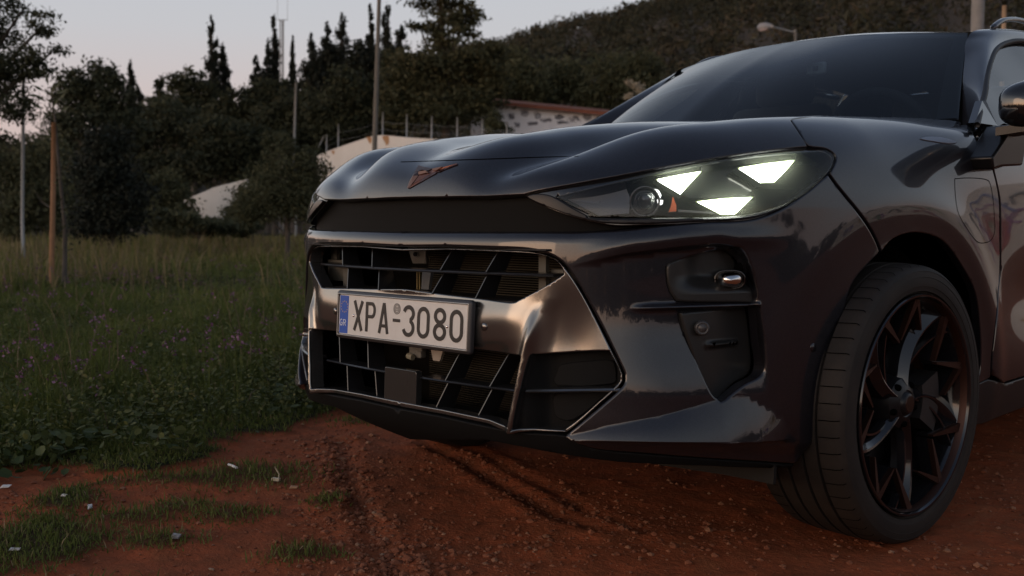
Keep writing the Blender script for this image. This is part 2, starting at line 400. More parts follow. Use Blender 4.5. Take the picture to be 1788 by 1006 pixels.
def panel(name, outer, D, m, parent, off=None, holes=(), step=.012, lip=.004, depth=.018, mirror='copy', lab=None,
          lines=(), proud=0.0, fillet=None, surf=None, mname=None):
    """a skin of the body inside the 3D outline `outer`, moved by off(P, uv) along the surface normal, with rolled edges.
    mirror: 'weld' joins both halves at x=0, 'copy' makes a second object, None none."""
    D = np.asarray(D, float); D = D/np.linalg.norm(D)
    e1 = np.cross(D, [0, 0, 1.] if abs(D[2]) < .95 else [0, 1., 0]); e1 /= np.linalg.norm(e1); e2 = np.cross(e1, D)
    B = np.stack([e1, e2], 1)
    caster = surf or (lambda O, D_: cast(O, D_, 0.0, 6.0, 100)[0])
    def to2(P): return np.asarray(P)@B
    polys = [to2(outer)]+[to2(h) for h in holes]
    cen = []                                            # samples lying on x=0
    Pd = []
    for q3 in [outer]+list(holes):
        q2 = to2(q3); cenf = np.abs(np.asarray(q3)[:, 0]) < 2e-3
        dd = []; cf = []
        for i in range(len(q2)):
            j = (i+1) % len(q2); a, b = q2[i], q2[j]; n = max(1, int(np.ceil(np.linalg.norm(b-a)/step)))
            c = bool(cenf[i] and cenf[j]) and mirror == 'weld'
            for k in range(n): dd.append(a+(b-a)*k/n); cf.append(c)
        # drop near-duplicates
        keep = [0]
        for i in range(1, len(dd)):
            if np.linalg.norm(dd[i]-dd[keep[-1]]) > 8e-4: keep.append(i)
        if len(keep) > 2 and np.linalg.norm(dd[keep[-1]]-dd[0]) < 8e-4: keep.pop()
        Pd.append(np.array([dd[i] for i in keep])); cen.append([cf[i] for i in keep])
    segA = []; segB = []
    for q, cf in zip(Pd, cen):
        for i in range(len(q)):
            if not cf[i]: segA.append(q[i]); segB.append(q[(i+1) % len(q)])
    def inside(X):
        r = inpoly(X, Pd[0])
        for h in Pd[1:]: r &= ~inpoly(X, h)
        return r
    lo = Pd[0].min(0); hi = Pd[0].max(0)
    g = np.stack(np.meshgrid(np.arange(lo[0]+step*.5, hi[0], step), np.arange(lo[1]+step*.5, hi[1], step)), -1).reshape(-1, 2)
    g[:, 0] += (np.round((g[:, 1]-lo[1])/step) % 2)*step*.5
    g = g[inside(g)]; dist = segdist(g, segA, segB) if len(segA) else np.full(len(g), 9.)
    allseg = segdist(g, np.concatenate(Pd), np.concatenate([np.roll(q, -1, 0) for q in Pd]))
    g = g[(dist > max(lip*1.4, step*.45)) & (allseg > step*.35)]
    pts = []; E = []
    for q in Pd:
        k = len(pts); pts += [tuple(x) for x in q]; E += [(k+i, k+(i+1) % len(q)) for i in range(len(q))]
    nb = len(pts)
    if lip > 0 and len(segA):
        for fr in (.12, .4, 1.0):
            ring = []
            for q, cf in zip(Pd, cen):
                t = np.roll(q, -1, 0)-np.roll(q, 1, 0); t /= np.linalg.norm(t, axis=1)[:, None]+1e-12
                nn = np.stack([-t[:, 1], t[:, 0]], 1)
                for s in (1, -1):
                    ring.append(q+nn*s*lip*fr)
            ring = np.concatenate(ring); ring = ring[inside(ring)]
            if len(ring):
                dr = segdist(ring, segA, segB); ring = ring[dr > lip*fr*.86]
                # thin out rows that are closer together than needed
                pts += [tuple(x) for x in ring]
    for ln, ws in lines:                                  # feature lines inside the skin, with rows of vertices beside them
        q = to2(ln); q = np.concatenate([[q[0]]]+[q[i]+(q[i+1]-q[i])*np.linspace(0, 1, max(1, int(np.ceil(np.linalg.norm(q[i+1]-q[i])/.008)))+1)[1:, None] for i in range(len(q)-1)])
        ok = inside(q) & (segdist(q, segA, segB) > .002)
        k0 = None
        for i in range(len(q)):
            if ok[i]:
                pts.append(tuple(q[i]))
                if k0 is not None: E.append((k0, len(pts)-1))
                k0 = len(pts)-1
            else: k0 = None
        t = np.gradient(q, axis=0); t /= np.linalg.norm(t, axis=1)[:, None]+1e-12; nn = np.stack([-t[:, 1], t[:, 0]], 1)
        mxw = max(abs(w_) for w_ in ws)
        g = g[segdist(g, q[:-1], q[1:]) > mxw*1.1]
        for w_ in ws:
            qq = q+nn*w_; ok2 = inside(qq) & (segdist(qq, segA, segB) > .002) & (segdist(qq, q[:-1], q[1:]) > abs(w_)*.9)
            k0 = None
            for i in range(len(qq)):
                if ok2[i]:
                    pts.append(tuple(qq[i]))
    pts += [tuple(x) for x in g]
    r = delaunay_2d_cdt([Vector(p) for p in pts], E, [], 0, 1e-6)
    V2 = np.array([tuple(v) for v in r[0]]); T = np.array([f for f in r[2] if len(f) == 3])
    cc = V2[T].mean(1); T = T[inside(cc)]
    used = np.unique(T); rm = -np.ones(len(V2), int); rm[used] = np.arange(len(used)); V2 = V2[used]; T = rm[T]
    def lipoff(X):
        if lip <= 0 or not len(segA): return np.zeros(len(X))
        d = segdist(X, segA, segB); q = np.clip(lip-d, 0, lip)
        return -(lip-np.sqrt(np.maximum(lip*lip-q*q, 0)))
    def fmap(X):
        O = X[:, :1]*e1+X[:, 1:]*e2-D*3.0
        P = caster(O, D); n = gradF(P) if surf is None else surfn(P)
        o = proud+(off(P, proj(P)) if off is not None else np.zeros(len(P)))
        return P, n, o
    def surfn(P): return np.broadcast_to(-D, P.shape)
    e = 6e-4
    P0, n0, o0 = fmap(V2)
    ins = inside(V2+[1e-7, 0])  # not used for boundary, only for symmetry
    L0 = lipoff(V2)
    Q = P0+n0*(o0+L0)[:, None]
    dq = []
    for ax in (0, 1):
        dv = np.zeros(2); dv[ax] = e
        Pa, na, oa = fmap(V2+dv)
        Pb, nb_, ob = fmap(V2-dv)
        dq.append((Pa+na*oa[:, None])-(Pb+nb_*ob[:, None]))
    N = np.cross(dq[0], dq[1]); N /= np.linalg.norm(N, axis=1)[:, None]+1e-12
    N[(N*n0).sum(1) < 0] *= -1
    # tilt the normals over the rolled lip
    if lip > 0 and len(segA):
        X = V2; d = segdist(X, segA, segB); near = np.where(d < lip*.999)[0]
        if len(near):
            A = np.array(segA); Bs = np.array(segB)
            for i in near:
                ab = Bs-A; L = np.maximum((ab*ab).sum(1), 1e-18); t = np.clip(((X[i]-A)*ab).sum(1)/L, 0, 1)
                q = X[i]-A-t[:, None]*ab; dd = np.sqrt((q*q).sum(1)); j = dd.argmin()
                if dd[j] < 1e-6:
                    nn = np.array([-ab[j, 1], ab[j, 0]]); nn /= np.linalg.norm(nn)+1e-12
                    if inside((X[i]+nn*1e-4)[None])[0]: nn = -nn
                    o2 = nn
                else: o2 = -q[j]/dd[j]
                o3 = o2[0]*e1+o2[1]*e2; n = N[i]; o3 = o3-n*(o3@n); o3 /= np.linalg.norm(o3)+1e-12
                s = np.clip((lip-d[i])/lip, 0, .96)
                v = n*np.sqrt(1-s*s)+o3*s; N[i] = v/np.linalg.norm(v)
    if mirror == 'weld':
        c = np.abs(P0[:, 0]) < 1.5e-3
        Q[c, 0] = 0; N[c, 0] = 0; N /= np.linalg.norm(N, axis=1)[:, None]
    # orient faces outward
    tn = np.cross(Q[T[:, 1]]-Q[T[:, 0]], Q[T[:, 2]]-Q[T[:, 0]])
    fl = (tn*N[T[:, 0]]).sum(1) < 0; T[fl] = T[fl][:, ::-1]
    # side walls at the boundary
    edges = {}
    for t in T:
        for a, b in ((t[0], t[1]), (t[1], t[2]), (t[2], t[0])):
            edges[(a, b)] = 1
    VV = Q.tolist(); NN = N.tolist(); FF = T.tolist(); rim = {}
    if callable(depth) or depth > 0:
        for (a, b) in list(edges):
            if (b, a) in edges: continue
            if mirror == 'weld' and abs(P0[a, 0]) < 1.5e-3 and abs(P0[b, 0]) < 1.5e-3: continue
            tv = np.cross(Q[b]-Q[a], n0[a]); tv /= np.linalg.norm(tv)+1e-12   # outward
            k = len(VV)
            dd_ = depth if not callable(depth) else depth(P0[[a, b]].mean(0))
            VV += [Q[a].tolist(), Q[b].tolist(), (Q[b]-n0[b]*dd_-tv*.001).tolist(), (Q[a]-n0[a]*dd_-tv*.001).tolist()]
            NN += [tv.tolist()]*4; FF.append([k+1, k, k+3, k+2])
    VV = np.array(VV); NN = np.array(NN)
    if mirror == 'weld':
        k = len(VV); V2_ = VV*[-1, 1, 1]; N2_ = NN*[-1, 1, 1]
        FF = FF+[[i+k for i in f[::-1]] for f in FF]
        VV = np.r_[VV, V2_]; NN = np.r_[NN, N2_]
    o = link(name, VV, FF, m, parent, True, NN)
    if lab: o['label'] = lab
    if mirror == 'copy':
        o2 = link(name, VV*[-1, 1, 1], [f[::-1] for f in FF], m, parent, True, NN*[-1, 1, 1])
        if lab: o2['label'] = mname or lab
    return o
# ================================================================== THE CAR
def front(x, z): return cast(np.array([[x, -3., z]]), np.array([0, 1., 0]), 0, 6)[0][0]
def side(y, z): return cast(np.array([[3., y, z]]), np.array([-1., 0, 0]), 0, 6)[0][0]
def top(x, y): return cast(np.array([[x, y, 3.]]), np.array([0, 0, -1.]), 0, 6)[0][0]
def fronts(x, zs): return cast(np.array([[x, -3., z] for z in zs]), np.array([0, 1., 0]), 0, 6)[0]
def tops(pts): return cast(np.array([[a, b, 3.] for a, b in pts]), np.array([0, 0, -1.]), 0, 6)[0]
def sides(pts): return cast(np.array([[3., a, b] for a, b in pts]), np.array([-1., 0, 0]), 0, 6)[0]
def J(*a): return clean(np.concatenate([np.atleast_2d(x) for x in a]))
def pxs(uv, corners=(), n=4):
    """smooth open curve through photo points, cast on the body"""
    return px(*smooth_poly(np.array(uv, float), corners, n, closed=False))

car = empty('parked_car', (0, 2.2, 0), 'dark blue-grey crossover car with one lit headlight facing the camera side, parked on red dirt', 'car')
DF = (-.45, .85, 0.0)       # casting direction for the front quarter

def zat(v):                 # height of the centre line seen at image row v
    zs = np.linspace(.2, .95, 76); P = fronts(0.0, zs); return float(np.interp(-v, -proj(P)[::-1, 1][::-1] if False else -proj(P)[:, 1], zs))
ZC = {k: zat(k) for k in (340, 346, 402, 405, 431, 434, 505, 507, 592, 598, 703, 714, 716, 745)}

# ---- bumper skin
def band(u, a, b, f=20):   # 1 between a and b with soft ends
    return sstep(a-f, a+f, u)*(1-sstep(b-f, b+f, u))
CREASE = np.array([(960, 468), (1015, 458), (1060, 448), (1100, 440), (1200, 428), (1255, 424), (1285, 429), (1305, 445), (1318, 480), (1326, 530), (1337, 600), (1341, 650), (1325, 668), (1258, 697)], float)
LIPTOP = np.array([(985, 762), (1060, 745), (1150, 729), (1215, 711), (1258, 697), (1300, 690), (1345, 716), (1380, 744)], float)
def yon(curve, u): return np.interp(u, curve[:, 0], curve[:, 1])
def bumper_off(P, uv):
    u, v = proj(P*[1, 1, 1]).T if False else uv.T
    o = np.zeros(len(P))
    # scooped field under the crease, sharp at the top and at the outer side, fading inwards
    cv = yon(CREASE[:7], u); A = .004+.020*sstep(1000, 1200, u)
    down = sstep(0, 9, v-cv)
    right = 1-sstep(-10, 2, u-np.interp(v, [424, 445, 480, 530, 600, 650, 700], [1290, 1305, 1318, 1326, 1338, 1342, 1342]))
    fadeb = 1-sstep(560, 700, v)
    o -= A*down*right*fadeb*sstep(975, 1080, u)
    # swelling above the crease
    o += .006*np.exp(-((v-cv+14)/16.)**2)*sstep(1000, 1100, u)*(1-sstep(1290, 1400, u))
    # chin ledge that catches the sky
    lt = yon(LIPTOP, u); t = np.clip((v-lt)/np.maximum(768-lt, 8), 0, 1)
    amp = np.interp(u, [985, 1060, 1150, 1258, 1320, 1385], [.004, .014, .022, .030, .020, 0.0])
    o += amp*t*(1-sstep(768, 772, v))*(u > 985)*(u < 1385)
    o -= .012*sstep(771, 800, v)
    # rolled shoulder at the top of the bumper bar
    d = np.maximum(0, 424-v-np.clip((u-1000)*.06, 0, 14)); r = np.clip(d/22., 0, 1)
    o -= .022*(1-np.sqrt(np.maximum(0, 1-r*r)))*(1-sstep(1050, 1250, u))
    # small ridge between the two pockets
    yb = np.interp(u, [1100, 1325], [539, 533]); o += .014*np.exp(-((v-yb)/4.5)**2)*sstep(1098, 1150, u)*(1-sstep(1322, 1330, u))
    return o
mask_edge = [(780, 430.5), (850, 433), (905, 435), (935, 438.5), (962, 446), (985, 462), (1010, 497), (1050, 570), (1085, 640), (1091, 658), (1085, 677), (1040, 717), (985, 763)]
ctop = fronts(0.0, np.linspace(ZC[402], ZC[431], 6))
up_pocket = [(1170, 470), (1176, 462), (1200, 453), (1240, 441), (1275, 436), (1292, 440), (1306, 456), (1316, 490), (1320, 512), (1318, 525), (1300, 526), (1200, 525), (1184, 519), (1174, 500)]
lo_pocket = [(1195, 556), (1200, 550), (1240, 546), (1300, 540), (1322, 534), (1326, 545), (1333, 600), (1336, 640), (1328, 658), (1300, 672), (1264, 698), (1254, 696), (1243, 684), (1225, 640)]
P_up = px(*smooth_poly(up_pocket, (0,), 4)); P_lo = px(*smooth_poly(lo_pocket, (4,), 4))
SPLIT = [(1447, 304), (1460, 322), (1480, 347), (1494, 364), (1515, 393), (1530, 420), (1538, 441)]
ARCHF = [(1538, 441), (1515, 464), (1490, 497), (1473, 553), (1453, 622), (1441, 703), (1427, 750), (1410, 795), (1396, 815)]
b_out = J(ctop[:1], pxs([(780, 402), (900, 402), (1000, 402), (1060, 400), (1120, 395), (1180, 390.5), (1240, 387.5), (1290, 386), (1330, 379), (1370, 362), (1410, 334), (1435, 313), (1447, 304)]),
          pxs(SPLIT), pxs(ARCHF), pxs([(1396, 815), (1250, 806), (1130, 797), (1040, 788), (987, 765)]),
          pxs(mask_edge[::-1], (12-12,)), ctop[::-1])
panel('bumper', b_out, DF, PAINT, car, bumper_off, [P_up, P_lo], step=.0105, lip=.006, depth=.03, mirror='weld',
      lines=[(pxs([(1000, 461), (1015, 458), (1060, 448), (1100, 440), (1200, 428), (1255, 424), (1285, 429), (1305, 445), (1318, 480), (1326, 530), (1337, 600), (1341, 650)]), (.003, .006, .010, -.003, -.006)),
             (pxs([(990, 761), (1060, 745), (1150, 729), (1215, 711), (1258, 697)]), (.004, .009, -.004, -.009)),
             (pxs([(990, 769), (1100, 770), (1200, 770), (1300, 768), (1385, 762)]), (.002, .005, .009, -.003, -.008)),
             (pxs([(1100, 539), (1200, 536), (1325, 533)]), (.003, .006, .009, .013, -.003, -.006, -.009, -.013))])

# ---- satin mask round the grille
upper_open = [(1, 436), (700, 433.5), (850, 437), (928, 441), (955, 448), (972, 459), (983, 476), (975, 482), (905, 524), (890, 527), (755, 512)]
def c2(a, b, n=5): return fronts(0.0, np.linspace(ZC[a] if a in ZC else a, ZC[b] if b in ZC else b, n))
mo = J(c2(434, 434, 1), pxs([(780, 433.5), (850, 436), (905, 438), (933, 441), (959, 448.5), (981, 464), (1006, 499), (1046, 571), (1081, 641), (1087, 658), (1081, 675), (1037, 714), (984, 760)]),
       pxs([(984, 760), (940, 759), (890, 756)]), pxs([(890, 756), (830, 743), (760, 727.5)]), c2(714, 714, 1), c2(703, 703, 1),
       pxs([(760, 717.5), (830, 733), (887, 745.5)]), pxs([(887, 745.5), (896, 700), (913, 622)]), pxs([(913, 622), (860, 615), (800, 608)]), c2(598, 505, 8),
       pxs([(755, 512.5), (830, 521), (890, 528), (903, 525)]), pxs([(903, 525), (950, 500), (983, 479)]), pxs([(983, 479), (979, 466), (968, 454), (950, 446.5), (928, 442.5)]), pxs([(928, 442.5), (850, 438.5), (780, 436)]))
mo = J(mo, fronts(0.0, [ZC[434]-.006]))
pocket = [(932, 619), (1000, 615), (1056, 613), (1066, 618), (1082, 648), (1083, 660), (1078, 672), (1034, 711), (983, 752), (975, 755), (903, 750), (899, 744), (910, 690), (925, 626)]
P_pk = px(*smooth_poly(pocket, (0, 1), 4))
def mask_off(P, uv):
    u, v = uv.T
    o = np.full(len(P), -.004)
    # crossbar face folds back towards the upper opening; outer triangle leans outwards
    o += .010*np.exp(-((v-555)/40.)**2)*(1-sstep(880, 940, u))
    o -= .017*(1-sstep(.22, .42, np.abs(P[:, 0])))*band(v, 500, 640, 15)
    fin = np.interp(v, [520, 545, 620, 750], [945, 935, 917, 892])
    o += .016*np.exp(-((u-fin)/9.)**2)*sstep(525, 600, v)
    o -= .016*sstep(0, 40, u-fin)*sstep(470, 610, v)*(1-sstep(990, 1075, u))
    o -= .020*sstep(8, 60, fin-u)*sstep(590, 640, v)
    return o
panel('front_mask', mo, DF, SATIN, car, mask_off, [P_pk], step=.008, lip=.0035, depth=.035, mirror='weld',
      lines=[(pxs([(948, 522), (935, 545), (917, 620)]), (.003, .006, .01, -.003, -.006, -.01))])
# ---- recessed gloss black band between hood and bumper
def recess(d): return lambda P, uv: np.full(len(P), -d)
band_o = J(fronts(0.0, [ZC[340]+.02]), pxs([(760, 325), (900, 322), (925, 332), (985, 366), (1060, 388), (1125, 391), (1130, 397), (1060, 408), (900, 412), (760, 412)]), fronts(0.0, np.linspace(ZC[405]-.02, ZC[340]+.02, 8)))
panel('upper_grille_band', band_o, DF, mat('band_black', (.004, .0037, .0034), rough=.6, spec=.08), car, recess(.030), step=.02, lip=0, depth=0, mirror='weld')

# ---- hood
HEDGE = [(915, 340), (937, 334), (960, 329.5), (1030, 316), (1100, 303), (1200, 284), (1300, 268), (1380, 258.5), (1411, 256)]
hood_nose = pxs([(760, 345.3), (800, 344.3), (860, 342.5), (915, 340)])
h_out = J(fronts(0.0, [ZC[346]]), hood_nose, pxs(HEDGE), pxs([(1411, 256), (1395, 231), (1380, 209)]),
          tops([(.662, 1.0), (.70, 1.2), (.715, 1.30), (.70, 1.36), (.62, 1.30), (.50, 1.22), (.35, 1.15), (.2, 1.11), (.1, 1.095)]),
          tops([(0, y) for y in np.linspace(1.09, .10, 26)]), tops([(0, .08), (0, .06), (0, .045)]), fronts(0, [.93, .915, .90, .885, ZC[346]+.004]))
def hood_off(P, uv):
    u, v = uv.T
    # the nose cap steps down very slightly ahead of its seam
    return .0*u
RID1 = tops([(.17, .06), (.20, .09), (.25, .15), (.31, .30), (.35, .50), (.41, .80), (.46, 1.1)])
RID2 = tops([(.38, .08), (.44, .15), (.505, .30), (.58, .50), (.655, .80)])
hood = panel('hood', h_out, (-.15, .55, -.82), PAINT, car, None, step=.014, lip=.003, depth=.022, mirror='weld',
             lines=[(RID1, (.006, .012, -.006, -.012)), (RID2, (.006, .012, -.006, -.012))])
# seam of the nose cap
def strip(pts, nrm, w_, h_=.0006):
    """thin ribbon lying on a surface"""
    pts = np.asarray(pts); t = np.gradient(pts, axis=0); s = np.cross(t, nrm); s /= np.linalg.norm(s, axis=1)[:, None]
    V = []; Fc = []
    for i in range(len(pts)):
        V += [pts[i]-s[i]*w_/2+nrm[i]*h_, pts[i]+s[i]*w_/2+nrm[i]*h_]
        if i: Fc.append((2*i-2, 2*i-1, 2*i+1, 2*i))
    return V, Fc
def ribbon(name, pts, m, parent, w_=.003, h_=.0006, mirror=False, off=0.0):
    n = gradF(pts); V, Fc = strip(pts+n*off, n, w_, h_)
    o = link(name, V, Fc, m, parent, True, np.repeat(n, 2, 0))
    if mirror: link(name, np.array(V)*[-1, 1, 1], [f[::-1] for f in Fc], m, parent, True, np.repeat(n, 2, 0)*[-1, 1, 1])
    return o
ribbon('hood_seam', pxs([(700, 283), (760, 281), (850, 278), (935, 275), (1010, 273)], (), 8), VOID, hood, .0028)

# ---- headlight surround under and round the lamp
LENS = [(968, 342.5), (1060, 319), (1150, 299), (1250, 280), (1350, 267), (1430, 262), (1450, 266), (1457, 277), (1449, 297), (1425, 323), (1390, 348), (1345, 366.5), (1290, 377.5), (1200, 379.5), (1042, 379.5), (1025, 373), (1000, 361)]
lens3 = px(*smooth_poly(LENS, (0,), 4))
sur_o = J(pxs([(917, 342.5), (935, 353), (985, 373), (1030, 385), (1060, 389.5), (1125, 391), (1200, 388), (1290, 384.2), (1332, 377), (1372, 360), (1412, 333), (1437, 311), (1448, 301)]),
          pxs([(1446, 303), (1425, 325), (1390, 350), (1345, 368), (1290, 379.5), (1200, 381.5), (1042, 381.5), (1023, 375), (998, 362), (966, 343), (945, 338), (930, 338.5)]))
sur = panel('headlight_surround', sur_o, DF, mat('surround_satin_dark', (.010, .010, .012), rough=.28, spec=.25), car, None, step=.010, lip=.003, depth=.02)
hh_o = J(pxs([(912, 340), (935, 334), (960, 329), (1030, 315), (1100, 302), (1200, 283), (1300, 267), (1380, 257.5), (1413, 254), (1443, 258), (1461, 270), (1462, 284), (1450, 306), (1415, 336), (1374, 364), (1330, 381), (1290, 388), (1125, 393), (1060, 392), (985, 375), (935, 355)]))
panel('headlight_bezel', hh_o, DF, GLOSSB, car, recess(.010), [px(*smooth_poly(LENS, (0,), 4))], step=.012, lip=.002, depth=.05)

def headlight():
    root = empty('headlight', tuple(lens3.mean(0)), None, None); root.parent = car; root.location = tuple(lens3.mean(0)-WORG[car.name])
    return root
LENSM = glass_mat('headlight_glass', (.93, .94, .95), 1.45)
def lens_bloom():          # translucent share added to the lens imitates the bloom round the lamps
    n = LENSM.node_tree.nodes; L = LENSM.node_tree.links; o = [q for q in n if q.type == 'OUTPUT_MATERIAL'][0]; src = o.inputs[0].links[0].from_socket
    t = n.new('ShaderNodeBsdfTranslucent'); t.inputs[0].default_value = (.95, 1, .80, 1); m = n.new('ShaderNodeMixShader'); m.inputs[0].default_value = .035
    L.new(src, m.inputs[1]); L.new(t.outputs[0], m.inputs[2]); L.new(m.outputs[0], o.inputs[0])
lens_bloom()
DRL = mat('daylight_lamp_glow', (1, 1, 1), emit=(0.95, 1.0, 0.88, 16.0))
REFL = mat('lamp_reflector', (.10, .10, .105), rough=.18, metal=.9)
LAMPIN = mat('lamp_inner_black', (.010, .011, .013), rough=.6, spec=.2)
AMBER = mat('amber_reflector', (.55, .10, .02), rough=.3)
BROWNL = mat('lamp_inner_grey', (.10, .098, .10), rough=.35, metal=.6)
lens_o = panel('headlight', lens3, DF, LENSM, car, None, step=.012, lip=.002, depth=0, mirror=None)
lens_o['label'] = 'lit headlight with three white triangles behind clear glass'
lens_m = link('headlight', lens3[:0] if False else np.array([v.co for v in lens_o.data.vertices])*[-1, 1, 1]+WORG[lens_o.name]*[-1, 1, 1], [tuple(reversed(p.vertices)) for p in lens_o.data.polygons], LENSM, car)
def deeper(uv, d):
    P = px(*uv); n = gradF(P); R_ = rays(uv)
    return P+R_*(d/np.maximum(.25, -(R_*n).sum(1)))[:, None]
def lampart(name, uv, d, m, th=.006, parent=None):
    P = deeper(uv, d); c = P.mean(0); n = gradF(px(*uv)).mean(0); n /= np.linalg.norm(n)
    P = P-np.outer((P-c)@n, n)*.6                       # nearly flat
    return MB().prism(P, -n*th).build(name, m, parent or lens_o)
HALO = mat('halo_rim_glow', (.5, .6, .3), emit=(.62, .75, .28, .9))  # added glowing rim, stands in for the halo round each lit triangle
for T in ([(1149, 313.5), (1185, 306), (1223, 300), (1206, 318), (1189, 337)], [(1293, 293.5), (1340, 286), (1385, 281), (1369, 300), (1352, 317), (1331, 317.5)], [(1219, 352.5), (1265, 347), (1312, 345), (1297, 360), (1283, 373.5), (1261, 374)]):
    lampart('light_triangle', T, .018, DRL)
    cen_ = np.array(T).mean(0); big = cen_+(np.array(T)-cen_)*1.16
    lampart('halo_rim', cen_+(np.array(T)-cen_)*1.07, .0215, HALO, .003)
    lampart('triangle_frame', big, .0245, LAMPIN, .02)
# projector lens with its crescents and an amber piece
pc = deeper([(1126, 352)], .035)[0]; pn = gradF(px((1126, 352)))[0]; pn = (pn+np.array([.2, -.5, 0])); pn /= np.linalg.norm(pn)
MB().lathe([(.0, .020), (.010, .018), (.019, .010), (.023, 0), (.026, 0), (.027, -.02)], pc, pn, [0, 0, 1.], 24).build('projector_lens', mat('projector_glass', (.05, .05, .055), rough=.05, coat=1, metal=.3), lens_o, True)
MB().lathe([(.028, -.010), (.030, .002), (.034, .003), (.035, -.01)], pc, pn, [0, 0, 1.], 24).build('projector_ring', REFL, lens_o, True)
lampart('reflector_crescent', [(1143, 330), (1150, 332), (1155, 341), (1153, 346), (1148, 343)], .03, mat('crescent_glow', (.9, .9, .9), emit=(1, 1, .95, 1.6)))  # emission stands in for lamp light the chrome crescents would reflect
lampart('reflector_crescent', [(1148, 348), (1158, 350), (1157, 356), (1150, 358)], .03, MATS['crescent_glow'])
lampart('amber_reflector', [(1175, 344), (1181, 358), (1181, 369), (1168, 370), (1172, 360)], .03, AMBER)
lampart('inner_blade', [(1000, 349), (1048, 352), (1046, 355), (1020, 353)], .02, BROWNL, .003)
lampart('inner_panel', [(985, 345), (1090, 321), (1100, 345), (1098, 372), (1046, 376)], .045, BROWNL, .004)
lampart('inner_panel', [(1225, 300), (1290, 290), (1330, 320), (1300, 343), (1205, 346), (1192, 338)], .048, mat('lamp_inner_gloss', (.03, .028, .026), rough=.12, metal=.6), .004)
lampart('inner_rim', [(1185, 366), (1262, 371.5), (1262, 374), (1185, 370)], .03, BROWNL, .003)

# ---- front fender, door and sill
DSD = (-.80, .15, -.58)
DOORL = [(1698, 214), (1700, 234), (1709, 253), (1722, 272), (1732, 292), (1744, 346), (1745.5, 417), (1745.5, 474), (1738.5, 561), (1731, 622), (1730, 655)]
f_out = J(pxs([(1382, 209), (1397, 231), (1412.5, 253.5), (1443, 259), (1461, 275), (1450, 303)]), pxs([(1450, 303), (1462, 321), (1482, 346), (1496, 363), (1517, 392), (1532, 419), (1540, 440)]),
          pxs([(1540, 440), (1560, 417), (1600, 406), (1646, 420), (1681, 466), (1704, 513), (1712.5, 582), (1713, 640), (1706, 671)]), pxs([(1706, 671), (1730, 659)]), pxs(DOORL[::-1]),
          tops([(.80, 1.40), (.765, 1.50), (.745, 1.46), (.735, 1.36), (.722, 1.30), (.705, 1.2), (.666, 1.0)]))
fender = panel('front_fender', f_out, DSD, PAINT, car, None, step=.014, lip=.003, depth=.02)
dl_ = px(*[(u+2.6, v) for u, v in DOORL]); dl_ = dl_[dl_[:, 2] < 1.04]
def doorS(y, z): return [.925-1.1*max(0, z-.80)**2*.6-.030*float(sstep(1.35, 1.75, y))*math.exp(-((z-.58)/.11)**2), y, z]
d_out = J(dl_, sides([(1.45, .345), (1.8, .35), (2.3, .36), (2.5, .365), (2.5, .6), (2.5, .8), (2.5, .95), (2.3, 1.03), (2.0, 1.03), (1.7, 1.03), (1.5, 1.03)]))
panel('front_door', d_out, (-1, 0, -.05), PAINT, car, None, step=.02, lip=.003, depth=.02)
s_out = J(pxs([(1702, 676), (1730, 662.5)]), sides([(1.5, .337), (1.8, .342), (2.5, .357), (2.5, .25), (1.8, .245), (1.35, .235), (1.27, .24)]))
panel('side_sill', s_out, (-1, 0, 0), mat('sill_satin', (.014, .013, .013), rough=.35, spec=.4), car, recess(.008), step=.02, lip=.006, depth=.06)
# charging flap in the fender
flap = [(1667, 318), (1672, 312), (1700, 311), (1722, 314), (1729, 322), (1734, 350), (1737, 400), (1731, 418), (1720, 424), (1706, 422), (1690, 402), (1672, 368)]
fl = px(*smooth_poly(flap, (), 4)); fl = np.r_[fl, fl[:1]]
ribbon('charging_flap_seam', fl, VOID, fender, .0022)
bd = px(*smooth_poly([(1606, 243), (1622, 239.5), (1645, 241), (1666, 247), (1669, 250.5), (1655, 251.5), (1630, 248)], (), 4))
panel('fender_badge', bd, DSD, mat('badge_silver', (.20, .22, .26), rough=.35, metal=.6), fender, proud_ if False else (lambda P, uv: np.full(len(P), .0025)), step=.008, lip=.0015, depth=.003, mirror=None)

# ---- lower valance
v_out = J(fronts(0.0, [ZC[716]]), pxs([(760, 730), (890, 758.5), (985, 766), (1040, 790), (1130, 799.5), (1250, 808.5), (1396, 817)]),
          pxs([(1392, 824)]), pxs([(1250, 822), (1100, 818), (1000, 806), (900, 787), (840, 775)]), fronts(0.0, np.linspace(.245, ZC[716], 6)))
panel('lower_valance', v_out, DF, mat('valance_black', (.005, .005, .005), rough=.6, spec=.1), car, recess(.016), step=.02, lip=.004, depth=.10, mirror='weld')

# ---- pockets in the corner
def pocket_part(name, outl, d, m, holes=(), lip=.003, th=.01): return panel(name, outl, DF, m, car, recess(d) if np.isscalar(d) else d, holes, step=.009, lip=lip, depth=th)
def up_off(P, uv):
    u, v = uv.T; s = sstep(1172, 1250, u)
    return -.016-.040*s*sstep(0, 30, 512-v)-.0*v
POCK = mat('pocket_satin_black', (.018, .018, .0175), rough=.33, spec=.35)
pu = pocket_part('lamp_pocket', px(*smooth_poly([(1168, 470), (1174, 459), (1200, 450), (1240, 438), (1275, 433), (1295, 438), (1310, 456), (1320, 490), (1324, 514), (1322, 529), (1300, 529), (1200, 528), (1182, 521), (1171, 500)], (), 3)), up_off, POCK, lip=.005)
def lo_off(P, uv):
    u, v = uv.T
    yb = np.interp(u, [1235, 1310], [606, 599]); bl = .016*np.exp(-((v-yb)/3.5)**2)*sstep(1232, 1260, u)*(1-sstep(1305, 1312, u))
    return -.010-.045*sstep(1200, 1335, u)+bl
